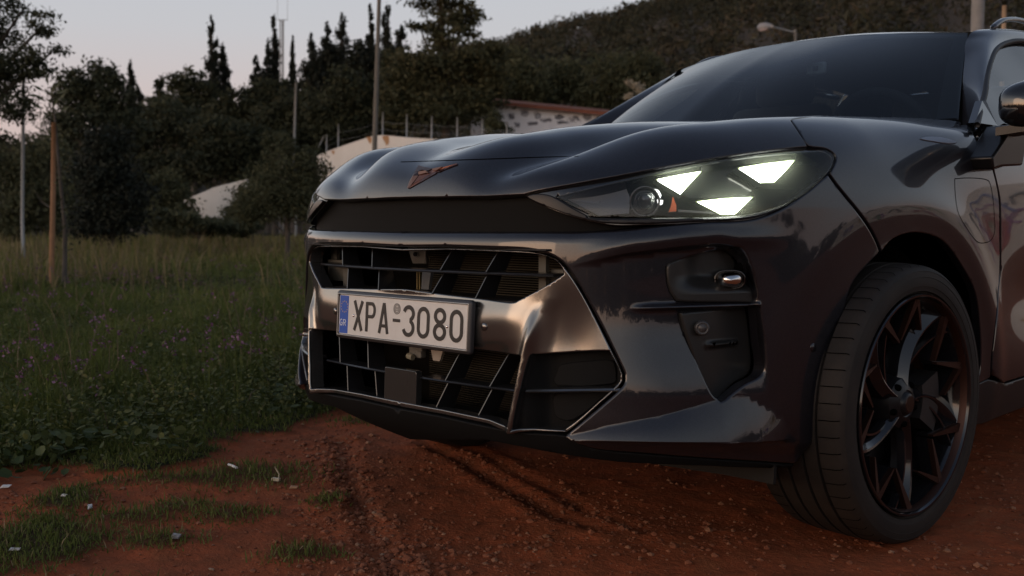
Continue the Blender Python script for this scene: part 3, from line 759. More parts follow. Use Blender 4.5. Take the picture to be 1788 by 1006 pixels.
pocket_part('air_pocket', px(*smooth_poly([(1192, 556), (1198, 547), (1240, 543), (1300, 537), (1326, 531), (1330, 545), (1337, 600), (1340, 640), (1331, 661), (1302, 675), (1265, 701), (1252, 700), (1240, 686), (1221, 640)], (4,), 3)), lo_off, POCK, lip=.005)
def facing(uv, d=0):
    P = deeper([uv], d)[0]; n = gradF(px(uv))[0]; return P, n
def both(mb, name, m, parent=None, smooth=True):
    o = mb.build(name, m, parent or car, smooth)
    link(name, np.array(mb.V)*[-1, 1, 1], [f[::-1] for f in mb.F], m, parent or car, smooth)
    return o
P, n = facing((1274, 488), .030); nn_ = n+np.array([-.1, -.6, 0]); nn_ /= np.linalg.norm(nn_); side_ = np.cross([0, 0, 1.], nn_); side_ /= np.linalg.norm(side_)
mb = MB(); a = []
for i, (r, h) in enumerate([(0, .036), (.35, .034), (.7, .025), (.92, .012), (1.0, -.005), (1.0, -.03)]):
    for k in range(28):
        t = 2*PI*k/28; cx_ = np.sign(np.cos(t))*abs(np.cos(t))**.75*.030*r; cz_ = np.sign(np.sin(t))*abs(np.sin(t))**.75*.019*r
        a.append(P+side_*cx_+np.array([0, 0, 1.])*cz_+nn_*h)
mb.add(a, [(i*28+k, i*28+(k+1) % 28, (i+1)*28+(k+1) % 28, (i+1)*28+k) for i in range(5) for k in range(28)])
both(mb, 'fog_lamp', CHROME)
mb = MB(); a = []
for i, (r, h) in enumerate([(1.18, -.012), (1.16, .004), (1.03, .006), (1.0, -.02)]):
    for k in range(28):
        t = 2*PI*k/28; a.append(P+side_*np.sign(np.cos(t))*abs(np.cos(t))**.75*.030*r+np.array([0, 0, 1.])*np.sign(np.sin(t))*abs(np.sin(t))**.75*.019*r+nn_*h)
mb.add(a, [(i*28+k, i*28+(k+1) % 28, (i+1)*28+(k+1) % 28, (i+1)*28+k) for i in range(3) for k in range(28)])
both(mb, 'fog_lamp_bezel', GLOSSB)
P, n = facing((1297, 467), .03); both(MB().lathe([(0, .003), (.0055, .003), (.006, 0), (.010, 0), (.010, -.02)], P, n, [0, 0, 1.], 20), 'washer_hole', VOID)
P, n = facing((1226, 573), .002); nn_ = n+np.array([0, -.5, 0]); nn_ /= np.linalg.norm(nn_)
both(MB().lathe([(0, .010), (.0085, .010), (.0090, .009), (.0105, .009), (.0115, .0105), (.015, .009), (.0165, .0), (.017, -.02)], P, nn_, [0, 0, 1.], 28), 'parking_sensor', DARKG)
P = px((842, 571))[0]+[0, .0, 0]; ps_ = MB().lathe([(0, .0015), (.0085, .0012), (.0092, 0), (.0092, -.004)], P+np.array([0, -.010, 0])+[0, .0150, 0], [.1, -1, 0], [0, 0, 1.], 28)
both(ps_, 'parking_sensor', SATIN)
P, n = facing((1420, 607), .0); both(MB().lathe([(0, .0012), (.0095, .001), (.0102, 0), (.0102, -.004)], P, n, [0, 0, 1.], 28), 'parking_sensor', PAINT)

# ---- inside the side pocket of the mask
def pk_off(P, uv):
    u, v = uv.T
    return -.016-.042*sstep(903, 945, u)*(1-sstep(1062, 1088, u)*.3)
panel('vent_pocket', px(*smooth_poly([(929, 617), (1000, 612), (1058, 610), (1069, 616), (1086, 648), (1086, 660), (1080, 675), (1036, 714), (985, 755), (972, 758), (900, 753), (896, 744), (907, 690), (922, 626)], (0, 1), 3)), DF, MATS['valance_black'], car, pk_off, step=.01, lip=0, depth=0)
panel('vent_insert', px(*smooth_poly([(957, 650), (966, 637), (1010, 632), (1064, 630), (1074, 642), (1076, 660), (1066, 674), (958, 676)], (), 3)), DF, mat('black_mesh_panel', (.007, .007, .007), rough=.6, spec=.1), car, recess(.046), step=.01, lip=.003, depth=.02)
panel('vent_insert', px(*smooth_poly([(957, 690), (1060, 688), (1050, 698), (990, 738), (960, 735), (952, 720)], (), 3)), DF, MATS['black_mesh_panel'], car, recess(.048), step=.01, lip=.003, depth=.02)
def blade(name, uvA, uvB, th, dp, m, parent, back=.0, front_off=0.0, both_=True, n=10):
    """horizontal blade whose front edge follows the body between two photo points"""
    uvs = [(uvA[0]+(uvB[0]-uvA[0])*t, uvA[1]+(uvB[1]-uvA[1])*t) for t in np.linspace(0, 1, n)]
    E_ = px(*uvs)+np.array([0, front_off, 0]); mb = MB(); prof = [(0, 0), (.004, th*.42), (dp, th*.5), (dp, -th*.5), (.004, -th*.42)]
    V = []; Fc = []; k = len(prof)
    for i, e_ in enumerate(E_):
        for dy, dz in prof: V.append(e_+np.array([-.25*dy, dy, dz]))
        if i:
            for j in range(k): Fc.append(((i-1)*k+j, (i-1)*k+(j+1) % k, i*k+(j+1) % k, i*k+j))
    Fc += [tuple(range(k))[::-1], tuple(range((n-1)*k, n*k))]
    mb.add(V, Fc)
    o = mb.build(name, m, parent); autosmooth(o, 40)
    if both_:
        o2 = link(name, np.array(mb.V)*[-1, 1, 1], [f[::-1] for f in mb.F], m, parent); autosmooth(o2, 40)
    return o
blade('vent_blade', (915, 684.5), (1086, 682), .009, .045, SATIN, car, front_off=.004)

# ---- grille: blades and fins
GR = mat('grille_black', (.016, .016, .017), rough=.28, coat=.2)
def xblade(name, pts, th, dp, m, parent, lift=0.0):
    """blade across the whole car: pts are (x,y,z) for x>=0, mirrored"""
    pts = np.array(pts); full = np.r_[(pts*[-1, 1, 1])[::-1][:-1] if pts[0, 0] == 0 else (pts*[-1, 1, 1])[::-1], pts]
    prof = [(0, 0), (.003, th*.4), (dp, th*.5+lift), (dp, -th*.5+lift), (.003, -th*.4)]; k = len(prof); V = []; Fc = []
    for i, e_ in enumerate(full):
        for dy, dz in prof: V.append(e_+np.array([0, dy, dz]))
        if i:
            for j in range(k): Fc.append(((i-1)*k+j, (i-1)*k+(j+1) % k, i*k+(j+1) % k, i*k+j))
    Fc += [tuple(range(k))[::-1], tuple(range((len(full)-1)*k, len(full)*k))]
    o = MB().add(V, Fc).build(name, m, parent); return autosmooth(o, 40)
grille = empty('grille', (0, .06, .55), None, None); grille.parent = car; grille.location = (0, .06-2.2, .55)
xblade('grille_blade', [(0, .016, .690), (.15, .020, .690), (.3, .036, .690), (.40, .055, .690), (.455, .078, .690)], .008, .05, GR, grille)
for s_ in (1, -1):
    pts = [(.065, .012, .425), (.15, .015, .425), (.25, .022, .425), (.372, .036, .425)]
    p_ = np.array(pts)*[s_, 1, 1]
    if s_ < 0: p_ = p_[::-1]
    prof = [(0, 0), (.003, .003), (.05, .004), (.05, -.004), (.003, -.003)]; V = []; Fc = []
    for i, e_ in enumerate(p_):
        for dy, dz in prof: V.append(e_+np.array([0, dy, dz]))
        if i: Fc += [((i-1)*5+j, (i-1)*5+(j+1) % 5, i*5+(j+1) % 5, i*5+j) for j in range(5)]
    Fc += [(4, 3, 2, 1, 0), tuple(range((len(p_)-1)*5, len(p_)*5))]
    autosmooth(MB().add(V, Fc).build('grille_blade', GR, grille), 40)
FINS = [((.308, .050, .742), (.284, .033, .694)), ((.159, .040, .744), (.136, .020, .694)), ((.275, .045, .686), (.255, .026, .632)), ((.129, .038, .686), (.106, .017, .634)),
        ((.336, .055, .505), (.298, .030, .428)), ((.188, .042, .505), (.154, .018, .428)), ((.290, .047, .421), (.256, .025, .345)), ((.147, .034, .421), (.113, .015, .345))]
for A, B_ in FINS:
    for s_ in (1, -1):
        A_ = np.array(A)*[s_, 1, 1]; Bq = np.array(B_)*[s_, 1, 1]; t = .0016
        V = [A_+[-t, 0, 0], A_+[t, 0, 0], A_+[t+.003*s_, .045, 0], A_+[-t+.003*s_, .045, 0], Bq+[-t, 0, 0], Bq+[t, 0, 0], Bq+[t+.003*s_, .06, 0], Bq+[-t+.003*s_, .06, 0]]
        MB().add(V, [(0, 1, 2, 3), (7, 6, 5, 4), (0, 4, 5, 1), (1, 5, 6, 2), (2, 6, 7, 3), (3, 7, 4, 0)]).build('grille_fin', GR, grille)
# grille tray, floor and sides
tr = MB()
for zz, xx in ((.742, .47), (.633, .40)): tr.box((0, .10, zz+(.006 if zz > .7 else -.006)), (2*xx, 0, 0), (0, .12, 0), (0, 0, .004))
for zz, xx in ((.512, .40), (.338, .42)): tr.box((0, .11, zz+(.006 if zz > .4 else -.006)), (2*xx, 0, 0), (0, .14, 0), (0, 0, .004))
tr.build('grille_tray', MATB, grille)
# square closing plates of the air shutters at the ends of the upper opening
for s_ in (1, -1):
    f_ = MB(); x0 = .40; x1 = .49; y = .125
    def bx(xa, xb, za, zb): f_.box((s_*(xa+xb)/2, y+((xa+xb)/2-.4)*.3, (za+zb)/2), (xb-xa, .3*s_*0, 0), (0, .012, 0), (0, 0, zb-za))
    bx(.375, .398, .60, .745); bx(.398, .50, .64, .700); bx(.470, .50, .700, .745); bx(.398, .47, .735, .745)
    f_.build('shutter_frame', mat('shutter_grey', (.09, .085, .07), rough=.5), grille)
# radiator core and carriers
rad = MB().box((.05, .235, .54), (.80, 0, 0), (0, .03, 0), (0, 0, .48)).build('radiator', mat('radiator_black', (.004, .0035, .003), rough=.8, spec=.05), grille)
fins = MB()
for k in range(74): fins.box((.14, .216, .325+k*.006), (.56, 0, 0), (0, .004, 0), (0, 0, .0018))
tag(fins.build('radiator_fin', mat('radiator_fin_metal', (.045, .038, .024), rough=.45, metal=.6), rad), kind='stuff')
wall_ = MB()
wall_.box((0, .40, .57), (1.30, 0, 0), (0, .01, 0), (0, 0, .60)).box((0, .29, .29), (1.0, 0, 0), (0, .22, 0), (0, 0, .01)).box((0, .31, .79), (1.0, 0, 0), (0, .2, 0), (0, 0, .01))
for s_ in (1, -1): wall_.box((s_*.53, .27, .54), (.01, 0, 0), (0, .24, 0), (0, 0, .50))
wall_.build('bulkhead', VOID, car)
BRK = mat('galvanised_bracket', (.20, .19, .17), rough=.4, metal=.7)
bk = MB().prism([(-.115, .12, .745), (-.040, .12, .745), (-.050, .13, .700), (-.105, .13, .698)], (0, .012, 0)); bevel(bk.build('lock_carrier', BRK, grille), .003)
MB().lathe([(0, .003), (.006, .003), (.007, 0)], (-.078, .119, .725), (0, -1, 0), (0, 0, 1.), 14).build('bolt', CHROME, grille)
MB().prism([(-.064, .13, .683), (-.028, .13, .685), (-.052, .14, .632), (-.082, .14, .632)], (0, .01, 0)).build('duct', mat('duct_grey', (.16, .17, .18), rough=.3), grille)
for k in range(2): MB().box((-.105+k*.010, .15, .655), (.004, 0, 0), (0, .01, 0), (0, 0, .05)).build('carrier_strut', mat('brass_strut', (.20, .15, .06), rough=.4, metal=.6), grille)
MB().prism([(-.020, .11, .52), (.055, .11, .52), (.020, .115, .452), (-.006, .115, .452)], (0, .008, 0)).build('radar_backing', mat('pale_plate', (.42, .37, .32), rough=.4), grille)
c_ = mat('connector_cream', (.28, .26, .19), rough=.5)
MB().box((-.10, .11, .515), (.028, 0, 0), (0, .02, 0), (0, 0, .024)).box((-.115, .112, .50), (.014, 0, 0), (0, .02, 0), (0, 0, .03)).build('wire_connector', c_, grille)
bevel(MB().box((-.075, .12, .468), (.05, 0, 0), (0, .02, 0), (0, 0, .03)).box((-.055, .118, .485), (.022, 0, 0), (0, .02, 0), (0, 0, .03)).build('wire_connector', mat('connector_grey', (.17, .165, .15), rough=.5), grille), .004)
MB().tube([(-.09, .10, .458), (-.07, .10, .455)], .008).build('wire_plug', c_, grille)
# radar plate in the middle of the lower opening
def rrect(x0, x1, z0, z1, r, y, n=6, cor=(1, 1, 1, 1)):
    P_ = []
    for (cx_, cz_, a0, f_) in ((x1-r, z1-r, 0, cor[0]), (x0+r, z1-r, 90, cor[1]), (x0+r, z0+r, 180, cor[2]), (x1-r, z0+r, 270, cor[3])):
        for k in range(n+1):
            a = math.radians(a0+90*k/n); P_.append((cx_+r*math.cos(a), y, cz_+r*math.sin(a)))
    return P_
rp = [np.array(q)+np.array([0, -(q[2]-.40)*-.05, 0]) for q in rrect(-.066, .062, .348, .442, .008, .002)]
bevel(MB().prism(rp[::-1], (0, .02, 0)).build('radar_plate', mat('radar_plate_black', (.022, .022, .021), rough=.22), grille), .002)
# ================================================================== plate
PT = .0621
def pl(u, w_, d=0.0):
    """plate coordinates in mm: u to the car's left, w_ up, d out of the plate"""
    return np.array([u/1000., math.sin(PT)*w_/1000.-math.cos(PT)*d/1000., .5653+math.cos(PT)*w_/1000.+math.sin(PT)*d/1000.])
def plate_rr(hw, hh, r, n=6):
    P_ = []
    for sx, sz, a0 in ((1, 1, 0), (-1, 1, 90), (-1, -1, 180), (1, -1, 270)):
        for k in range(n+1):
            a = math.radians(a0+90*k/n); P_.append((sx*(hw-r)+r*math.cos(a), sz*(hh-r)+r*math.sin(a)))
    return P_
def plate_ring(prof, hw, hh, r):
    """frame: prof lists (inset mm, height mm)"""
    V = []; Fc = []; rings = []
    for ins, h in prof:
        q = plate_rr(hw-ins, hh-ins, max(1.5, r-ins)); rings.append(len(q)); V += [pl(a, b, h) for a, b in q]
    n = rings[0]
    for i in range(len(prof)-1):
        for k in range(n):
            Fc.append((i*n+k, i*n+(k+1) % n, (i+1)*n+(k+1) % n, (i+1)*n+k))
    return MB().add(V, Fc)
plate = empty('number_plate', pl(0, 0, 0), None, None); plate.parent = car; plate.location = tuple(pl(0, 0, 0)-np.array([0, 2.2, 0]))
hold = plate_ring([(0, -12), (0, -4), (1.5, 0), (6, 1.2), (8, 3.2), (9.2, 3.4), (10.5, 2.4), (11.5, 0.2), (12, -1.5)], 267.5, 63.5, 9)
hb = hold.build('plate_holder', DARKG, plate, True)
lip_ = plate_ring([(7.6, 2.9), (8.1, 3.5), (9.4, 3.8), (10.2, 3.2)], 267.5, 63.5, 9).build('holder_rim', mat('worn_grey_rim', (.34, .34, .33), rough=.25, metal=.5), plate, True)
face = MB().prism([pl(a, b, -.2) for a, b in plate_rr(256, 52.5, 8)][::-1], pl(0, 0, -1.5)-pl(0, 0, 0))
face.build('plate_face', WHITEP, plate)
MB().prism([pl(a, b, .15) for a, b in [(-253, -50), (-216, -50), (-214, 50), (-253, 50)]], pl(0, 0, -.3)-pl(0, 0, 0)).build('country_band', BLUEP, plate)
def stroke(path, wd, hgt=1.1, closed=False, sh=0.0):
    """flat raised stroke along a path in plate mm"""
    p_ = np.array(path, float); n = len(p_)
    if closed: t = np.roll(p_, -1, 0)-np.roll(p_, 1, 0)
    else: t = np.gradient(p_, axis=0)
    t /= np.linalg.norm(t, axis=1)[:, None]+1e-9; s = np.stack([-t[:, 1], t[:, 0]], 1)*wd/2
    V = []; Fc = []
    for i in range(n):
        V += [pl(*(p_[i]-s[i]), 0), pl(*(p_[i]-s[i]), hgt), pl(*(p_[i]+s[i]), hgt), pl(*(p_[i]+s[i]), 0)]
    for i in range(n if closed else n-1):
        j = (i+1) % n
        for a in range(3): Fc.append((4*i+a, 4*i+a+1, 4*j+a+1, 4*j+a))
    if not closed: Fc += [(0, 1, 2, 3), (4*n-1, 4*n-2, 4*n-3, 4*n-4)]
    return V, Fc
def arc(cx, cy, rx, ry, a0, a1, n=14): return [(cx+rx*math.cos(math.radians(a0+(a1-a0)*k/n)), cy+ry*math.sin(math.radians(a0+(a1-a0)*k/n))) for k in range(n+1)]
def stad(x0, x1, y0, y1, wd, n=10):
    r = (x1-x0-wd)/2; cx = (x0+x1)/2
    return arc(cx, y1-wd/2-r, r, r, 0, 180, n)+arc(cx, y0+wd/2+r, r, r, 180, 360, n)
def glyph(strokes):
    mb = MB()
    for st in strokes: mb.add(*stroke(*st[:2], **(st[2] if len(st) > 2 else {})))
    mb.build('plate_character', BLACKP, plate)
WD = 10.3; o_ = 33
glyph([([(-187, 39), (-154.5, -38.5)], 10), ([(-153, 39), (-186, -38.5)], 10, {'hgt': 1.12})])
glyph([([(-133, 38.5), (-133, -38.5)], WD), ([(-133, 34.3), (-112, 34.3)]+arc(-112, 17.6, 11.5, 16.7, 90, -90, 12)+[(-133, .9)], 9, {'hgt': 1.12})])
glyph([([(-62, 39), (-79, -38.5)], 9.6), ([(-61.5, 39), (-45, -38.5)], 9.6, {'hgt': 1.12}), ([(-75, -19), (-49, -19)], 8.5, {'hgt': 1.05})])
glyph([([(-24, -1.5), (5, -1.5)], 8)])
glyph([(arc(38.5, 18.5, 18, 16, 165, -60, 18)+arc(38, -16.5, 19.2, 17.8, 62, -165, 20), WD)])
glyph([(stad(72, 119, -39, 39, WD), WD, {'closed': True})])
glyph([(arc(157, 19.5, 17, 15.2, 0, 360, 24)[:-1], WD, {'closed': True}), (arc(157, -18.2, 18.6, 16.4, 0, 360, 24)[:-1], WD, {'closed': True, 'hgt': 1.12})])
glyph([(stad(193, 241, -39, 39, WD), WD, {'closed': True})])
# two blue-band letters
gm = MB()
for st in ([(arc(-245, -21.5, 5.6, 8.0, 50, 330, 14)+[(-240, -22), (-244.5, -22)], 2.3)], [([(-235, -13), (-235, -30)], 2.5), ([(-235, -14.2), (-229, -14.2)]+arc(-229, -18, 4, 3.8, 90, -90, 8)+[(-235, -21.8)], 2.3), ([(-230, -22), (-224.5, -30)], 2.4)]):
    for s_ in st: gm.add(*stroke(s_[0], s_[1], .55))
gm.build('country_letters', mat('plate_letters_white', (.6, .65, .7), rough=.4), plate)
for k in range(12):
    a = 2*PI*k/12; cx_, cz_ = -232.5+14.5*math.cos(a), 20.5+14.5*math.sin(a)
    q = []
    for j in range(10):
        b = PI/2+j*PI/5; rr_ = 2.3 if j % 2 == 0 else .95; q.append(pl(cx_+rr_*math.cos(b), cz_+rr_*math.sin(b), .2))
    MB().prism(q, pl(0, 0, .35)-pl(0, 0, 0)).build('star', YELLOWP, plate)
sl = MB(); GRY = mat('seal_grey', (.16, .16, .16), rough=.3, metal=.6)
sl.add(*stroke(arc(-9, 27.5, 13.2, 13.2, 0, 360, 30)[:-1], 1.3, .6, True)); sl.add(*stroke(arc(-9, 27.5, 9.0, 9.0, 0, 360, 24)[:-1], 1.1, .6, True))
for k in range(20):
    a = 2*PI*k/20; sl.add(*stroke([(-9+9.8*math.cos(a), 27.5+9.8*math.sin(a)), (-9+12.4*math.cos(a+.1), 27.5+12.4*math.sin(a+.1))], .9, .5))
for st in ([(-14, 32), (-4, 32)], [(-14, 28), (-4, 28)], [(-14, 23), (-4, 23)], [(-14, 32), (-14, 23)], [(-4, 32), (-4, 23)], [(-9, 33), (-9, 22)]): sl.add(*stroke(st, 1.2, .55))
sl.build('plate_seal', GRY, plate)
for u_, w__ in ((-191, -1), (184, -4)):
    MB().lathe([(0, 2.6e-3), (.0022, 2.3e-3), (.0036, 1.2e-3), (.004, 0)], pl(u_, w__, 0), pl(0, 0, -1)*0+np.array([0, -math.cos(PT), math.sin(PT)]), (0, 0, 1.), 12).build('screw', CHROME, plate, True)

# ================================================================== emblem on the nose
def em(pts): return [(680+a/11.175, 270+b/11.175) for a, b in pts]
emb = empty('hood_emblem', tuple(px((750, 305))[0]), None, None); emb.parent = car; emb.location = tuple(px((750, 305))[0]-np.array([0, 2.2, 0]))
EMN = gradF(px((745, 308)))[0]
def emp(pts, m, h, base=0.0, peak=None):
    uv = em(pts); P_ = px(*uv); N_ = gradF(P_); n = len(P_)
    bot = P_+N_*base-N_*.002; topv = P_+N_*(base+h)
    mb = MB(); c_ = px(*em([peak]))[0]+EMN*(base+h*2.2) if peak else topv.mean(0)
    mb.add(list(bot)+list(topv)+[c_], [(i, (i+1) % n, n+(i+1) % n, n+i) for i in range(n)]+[(n+i, n+(i+1) % n, 2*n) for i in range(n)])
    return mb.build('emblem_piece', m, emb, False)
emp([(360, 660), (400, 540), (500, 355), (578, 348), (575, 425), (450, 590), (378, 668)], COPPERD, .003, 0, (490, 440))
emp([(398, 664), (400, 640), (470, 580), (590, 412), (765, 374), (770, 330), (720, 290), (850, 288), (860, 320), (940, 322), (1060, 258), (1335, 184), (1332, 206), (1180, 262), (985, 346), (962, 328), (900, 384), (640, 532)], mat('brown_copper', (.15, .075, .062), rough=.34, metal=1.0), .0022, 0)
emp([(575, 228), (700, 262), (850, 288), (790, 320), (740, 330), (700, 320), (600, 300), (580, 345), (500, 356)], COPPERD, .0032)
emp([(582, 362), (600, 350), (722, 332), (738, 345), (728, 378), (590, 412)], COPPER, .0045)
emp([(738, 345), (765, 352), (764, 380), (728, 378)], mat('copper_shade', (.35, .17, .10), rough=.3, metal=1.0), .004)
emp([(850, 298), (920, 280), (1050, 256), (940, 322), (900, 328), (852, 318)], COPPER, .004)

# ================================================================== front wheel
HUB = np.array([.9164, .897, .352]); WX = np.array([1., 0, 0]); WZ = np.array([0, 0, 1.])
def wp(r, a, h):
    """wheel point: radius, angle (deg, 0 = up, positive towards the rear), h outward from the rim face"""
    a = math.radians(a); return HUB+np.array([h, r*math.sin(a), r*math.cos(a)])
def wheel(sign=1, hub=HUB, full=True, steer=0.0):
    root = empty('wheel', tuple(hub*[sign, 1, 1]), None, None); root.parent = car; root.location = tuple(hub*[sign, 1, 1]-np.array([0, 2.2, 0]))
    def put(mb, name, m, smooth=True, deg=None, kind=None):
        V = (np.array(mb.V)-HUB)
        c, s = math.cos(steer), math.sin(steer)
        V = np.stack([V[:, 0]*c-V[:, 1]*s, V[:, 0]*s+V[:, 1]*c, V[:, 2]], 1)+hub
        Fc = mb.F
        if sign < 0: V = V*[-1, 1, 1]; Fc = [f[::-1] for f in Fc]
        o = link(name, V, Fc, m, root, smooth)
        if deg: autosmooth(o, deg)
        if kind: o['kind'] = kind
        return o
    # tyre: grooved tread, shoulders, sidewalls with rings
    R_ = .352; c0 = -.118                                 # tyre centre plane measured from the rim face
    pr = [(.272, -.105), (.285, -.122), (.31, -.130), (.330, -.128), (.342, -.120), (.3475, -.108)]
    tread = []
    for gcx in (-.066, -.024, .022, .064):
        tread += [(R_-abs(gcx-.008)*.012, gcx-.0045), (R_-.009, gcx-.0035), (R_-.009, gcx+.0035), (R_-abs(gcx+.008)*.012, gcx+.0045)]
    pr += tread+[(.3475, .108), (.3435, .118), (.338, .124), (.333, .1275), (.3325, .1265), (.328, .1275), (.318, .1295), (.3175, .1285), (.306, .130), (.2955, .1292), (.295, .1282), (.288, .1268), (.2835, .1262), (.282, .121), (.277, .118), (.272, .108)]
    mb = MB().lathe([(r, h) for r, h in pr], HUB+WX*c0, WX, WZ, 128)
    V = np.array(mb.V); 
    f_ = V[:, 2] < .004; V[f_, 2] = .004; mb.V = V.tolist()
    # flip not needed: double sided
    put(mb, 'tyre', RUBBER, True, 30)
    # tread sipes of the outer and inner shoulder
    sp = MB()
    for k in range(56):
        a = 360*k/56
        for h0, h1, sk in ((.068, .116, .6), (-.116, -.070, -.6)):
            p0 = wp(.3524, a, c0+h0); p1 = wp(.3495, a+sk, c0+h1)
            t_ = np.array([0, math.cos(math.radians(a)), -math.sin(math.radians(a))])*.0011
            rr_ = np.array([0, math.sin(math.radians(a)), math.cos(math.radians(a))])
            if p0[2] < .01: continue
            pm_ = wp(.3519, a+sk*.6, c0+h0+(h1-h0)*.72)
            sp.add([p0-t_, p0+t_, pm_-t_, pm_+t_, p1-t_, p1+t_, p1-t_-rr_*.006+WX*.004*np.sign(h0), p1+t_-rr_*.006+WX*.004*np.sign(h0)], [(0, 1, 3, 2), (2, 3, 5, 4), (4, 5, 7, 6)])
    put(sp, 'tread_sipe', VOID, False, kind='stuff')
    # rim barrel, lip
    BLK = mat('wheel_gloss_black', (.010, .010, .012), rough=.16, coat=.5, metal=.3)
    CU = mat('wheel_copper', (.055, .026, .019), rough=.42, metal=.8)
    put(MB().lathe([(.2755, .004), (.2765, .010), (.2745, .0135), (.270, .013), (.266, .006), (.262, -.004), (.256, -.02), (.246, -.07), (.240, -.20), (.255, -.23)], HUB, WX, WZ, 96), 'rim', BLK, True, 35)
    put(MB().lathe([(.2655, .0070), (.2622, .000), (.2600, -.010)], HUB+WX*.0008, WX, WZ, 96), 'rim_edge', CU, True, 40)
    put(MB().lathe([(.0, -.11), (.17, -.11), (.172, -.105), (.172, -.09), (.17, -.085), (.07, -.085), (.065, -.05), (.0, -.05)], HUB, WX, WZ, 64), 'brake_disc', mat('brake_disc_steel', (.10, .10, .105), rough=.3, metal=1), True, 30)
    if full:
        cal = MB()
        for a in range(60, 121, 12): pass
        V = []
        for r, h in ((.10, -.03), (.185, -.03), (.185, -.13), (.10, -.13)):
            for a in np.linspace(70, 120, 8): V.append(wp(r, a, h))
        cal.add(V, [(i*8+k, i*8+k+1, ((i+1) % 4)*8+k+1, ((i+1) % 4)*8+k) for i in range(4) for k in range(7)]+[(0, 8, 16, 24), (31, 23, 15, 7)])
        put(cal, 'brake_caliper', mat('caliper_black', (.012, .011, .011), rough=.5), False, 30)
    put(MB().lathe([(0, -.012), (.022, -.012), (.0255, -.014), (.028, -.018), (.031, -.022), (.034, -.020), (.046, -.024), (.062, -.034), (.070, -.06), (.072, -.09)], HUB, WX, WZ, 40), 'hub', mat('hub_black', (.007, .007, .008), rough=.35, spec=.3), True, 35)
    put(MB().lathe([(0, -.0105), (.020, -.0108), (.0225, -.013)], HUB, WX, WZ, 32), 'hub_cap', mat('cap_brown', (.06, .04, .032), rough=.3, metal=.8), True, 40)
    for k in range(5):
        put(MB().lathe([(0, -.020), (.006, -.021), (.0085, -.025), (.0095, -.034)], wp(.052, 36+72*k, 0), WX, WZ, 10), 'wheel_bolt', VOID, True, 40)
    # five swept blades
    for k in range(5):
        a0 = 72*k+SPIN; V = []; N_ = 14
        for i in range(N_):
            t = i/(N_-1); r = .045+(.262-.045)*t; a = a0+26*t**1.3
            wl = math.degrees((.017+.010*t+.012*t**3)/r); wr = math.degrees((.013+.017*t+.010*t**3)/r)
            h = -.022-.010*math.sin(PI*t)+.012*t
            V += [wp(r, a-wl, h-.030), wp(r, a-wl*.85, h-.020), wp(r, a+wr*.1, h), wp(r, a+wr*.32, h-.001), wp(r, a+wr, h-.017), wp(r, a+wr*1.05, h-.045), wp(r, a-wl, h-.055)]
        Fc = [(7*i+j, 7*i+(j+1) % 7, 7*(i+1)+(j+1) % 7, 7*(i+1)+j) for i in range(N_-1) for j in range(7)]+[tuple(range(7)), tuple(range(7*N_-1, 7*N_-8, -1))]
        put(MB().add(V, Fc), 'wheel_blade', BLK, True, 25)
        # counter-blade meeting the rim
        V = []; 
        for i in range(N_):
            t = i/(N_-1); r = .075+(.262-.075)*t; a = a0+20-10*(1-t)+22*t
            wl = math.degrees(.0065/r); wr = math.degrees(.0085/r); h = -.040+.030*t
            V += [wp(r, a-wl, h-.018), wp(r, a-wl*.4, h), wp(r, a+wr*.4, h), wp(r, a+wr, h-.018), wp(r, a, h-.04)]
        Fc = [(5*i+j, 5*i+(j+1) % 5, 5*(i+1)+(j+1) % 5, 5*(i+1)+j) for i in range(N_-1) for j in range(5)]+[tuple(range(5)), tuple(range(5*N_-1, 5*N_-6, -1))]
        put(MB().add(V, Fc), 'wheel_strut', BLK, True, 25)
        # copper V pieces between the blades
        for (a1, r1, a2, r2, wd) in ((a0+30, .264, a0+47, .165, .0052), (a0+66, .264, a0+50, .168, .005), (a0-6, .264, a0+10, .190, .004)):
            A = wp(r1, a1, -.0005); B_ = wp(r2, a2, -.016); d_ = B_-A; d_ /= np.linalg.norm(d_); s_ = np.cross(WX, d_)*wd
            s2 = s_*2.1
            V = [A-s2, A+s2, B_+s_*.5, B_-s_*.5]; V2_ = [v-WX*.014 for v in V]
            put(MB().add(V+V2_, [(0, 1, 2, 3), (7, 6, 5, 4), (0, 4, 5, 1), (1, 5, 6, 2), (2, 6, 7, 3), (3, 7, 4, 0)]), 'copper_strut', CU, False)
            V = [v-WX*.0145 for v in (A-s2*1.1, A+s2*1.1, B_+s_*.8, B_-s_*.8)]; V2_ = [v-WX*.03 for v in V]
            put(MB().add(V+V2_, [(0, 1, 2, 3), (7, 6, 5, 4), (0, 4, 5, 1), (1, 5, 6, 2), (2, 6, 7, 3), (3, 7, 4, 0)]), 'strut_back', BLK, False)
    return root
SPIN = 8
w1 = wheel(1, HUB, True, math.radians(-3.0))
w1['label'] = 'black front wheel with copper accents'
wheel(-1, HUB, False)
HR = HUB+[0, 2.68, 0]
def wheel_plain(sign):
    root = empty('wheel', tuple(HR*[sign, 1, 1]), None, None); root.parent = car; root.location = tuple(HR*[sign, 1, 1]-np.array([0, 2.2, 0]))
    for nm, pr, m in (('tyre', [(.272, -.22), (.33, -.245), (.352, -.22), (.352, -.02), (.33, .01), (.272, -.01)], RUBBER), ('rim', [(.272, -.01), (.25, -.03), (.10, -.02), (0, -.02)], BLACKP)):
        mb = MB().lathe(pr, HR, WX, WZ, 48); V = np.array(mb.V)*[sign, 1, 1]; link(nm, V, mb.F, m, root, True)
wheel_plain(1); wheel_plain(-1)
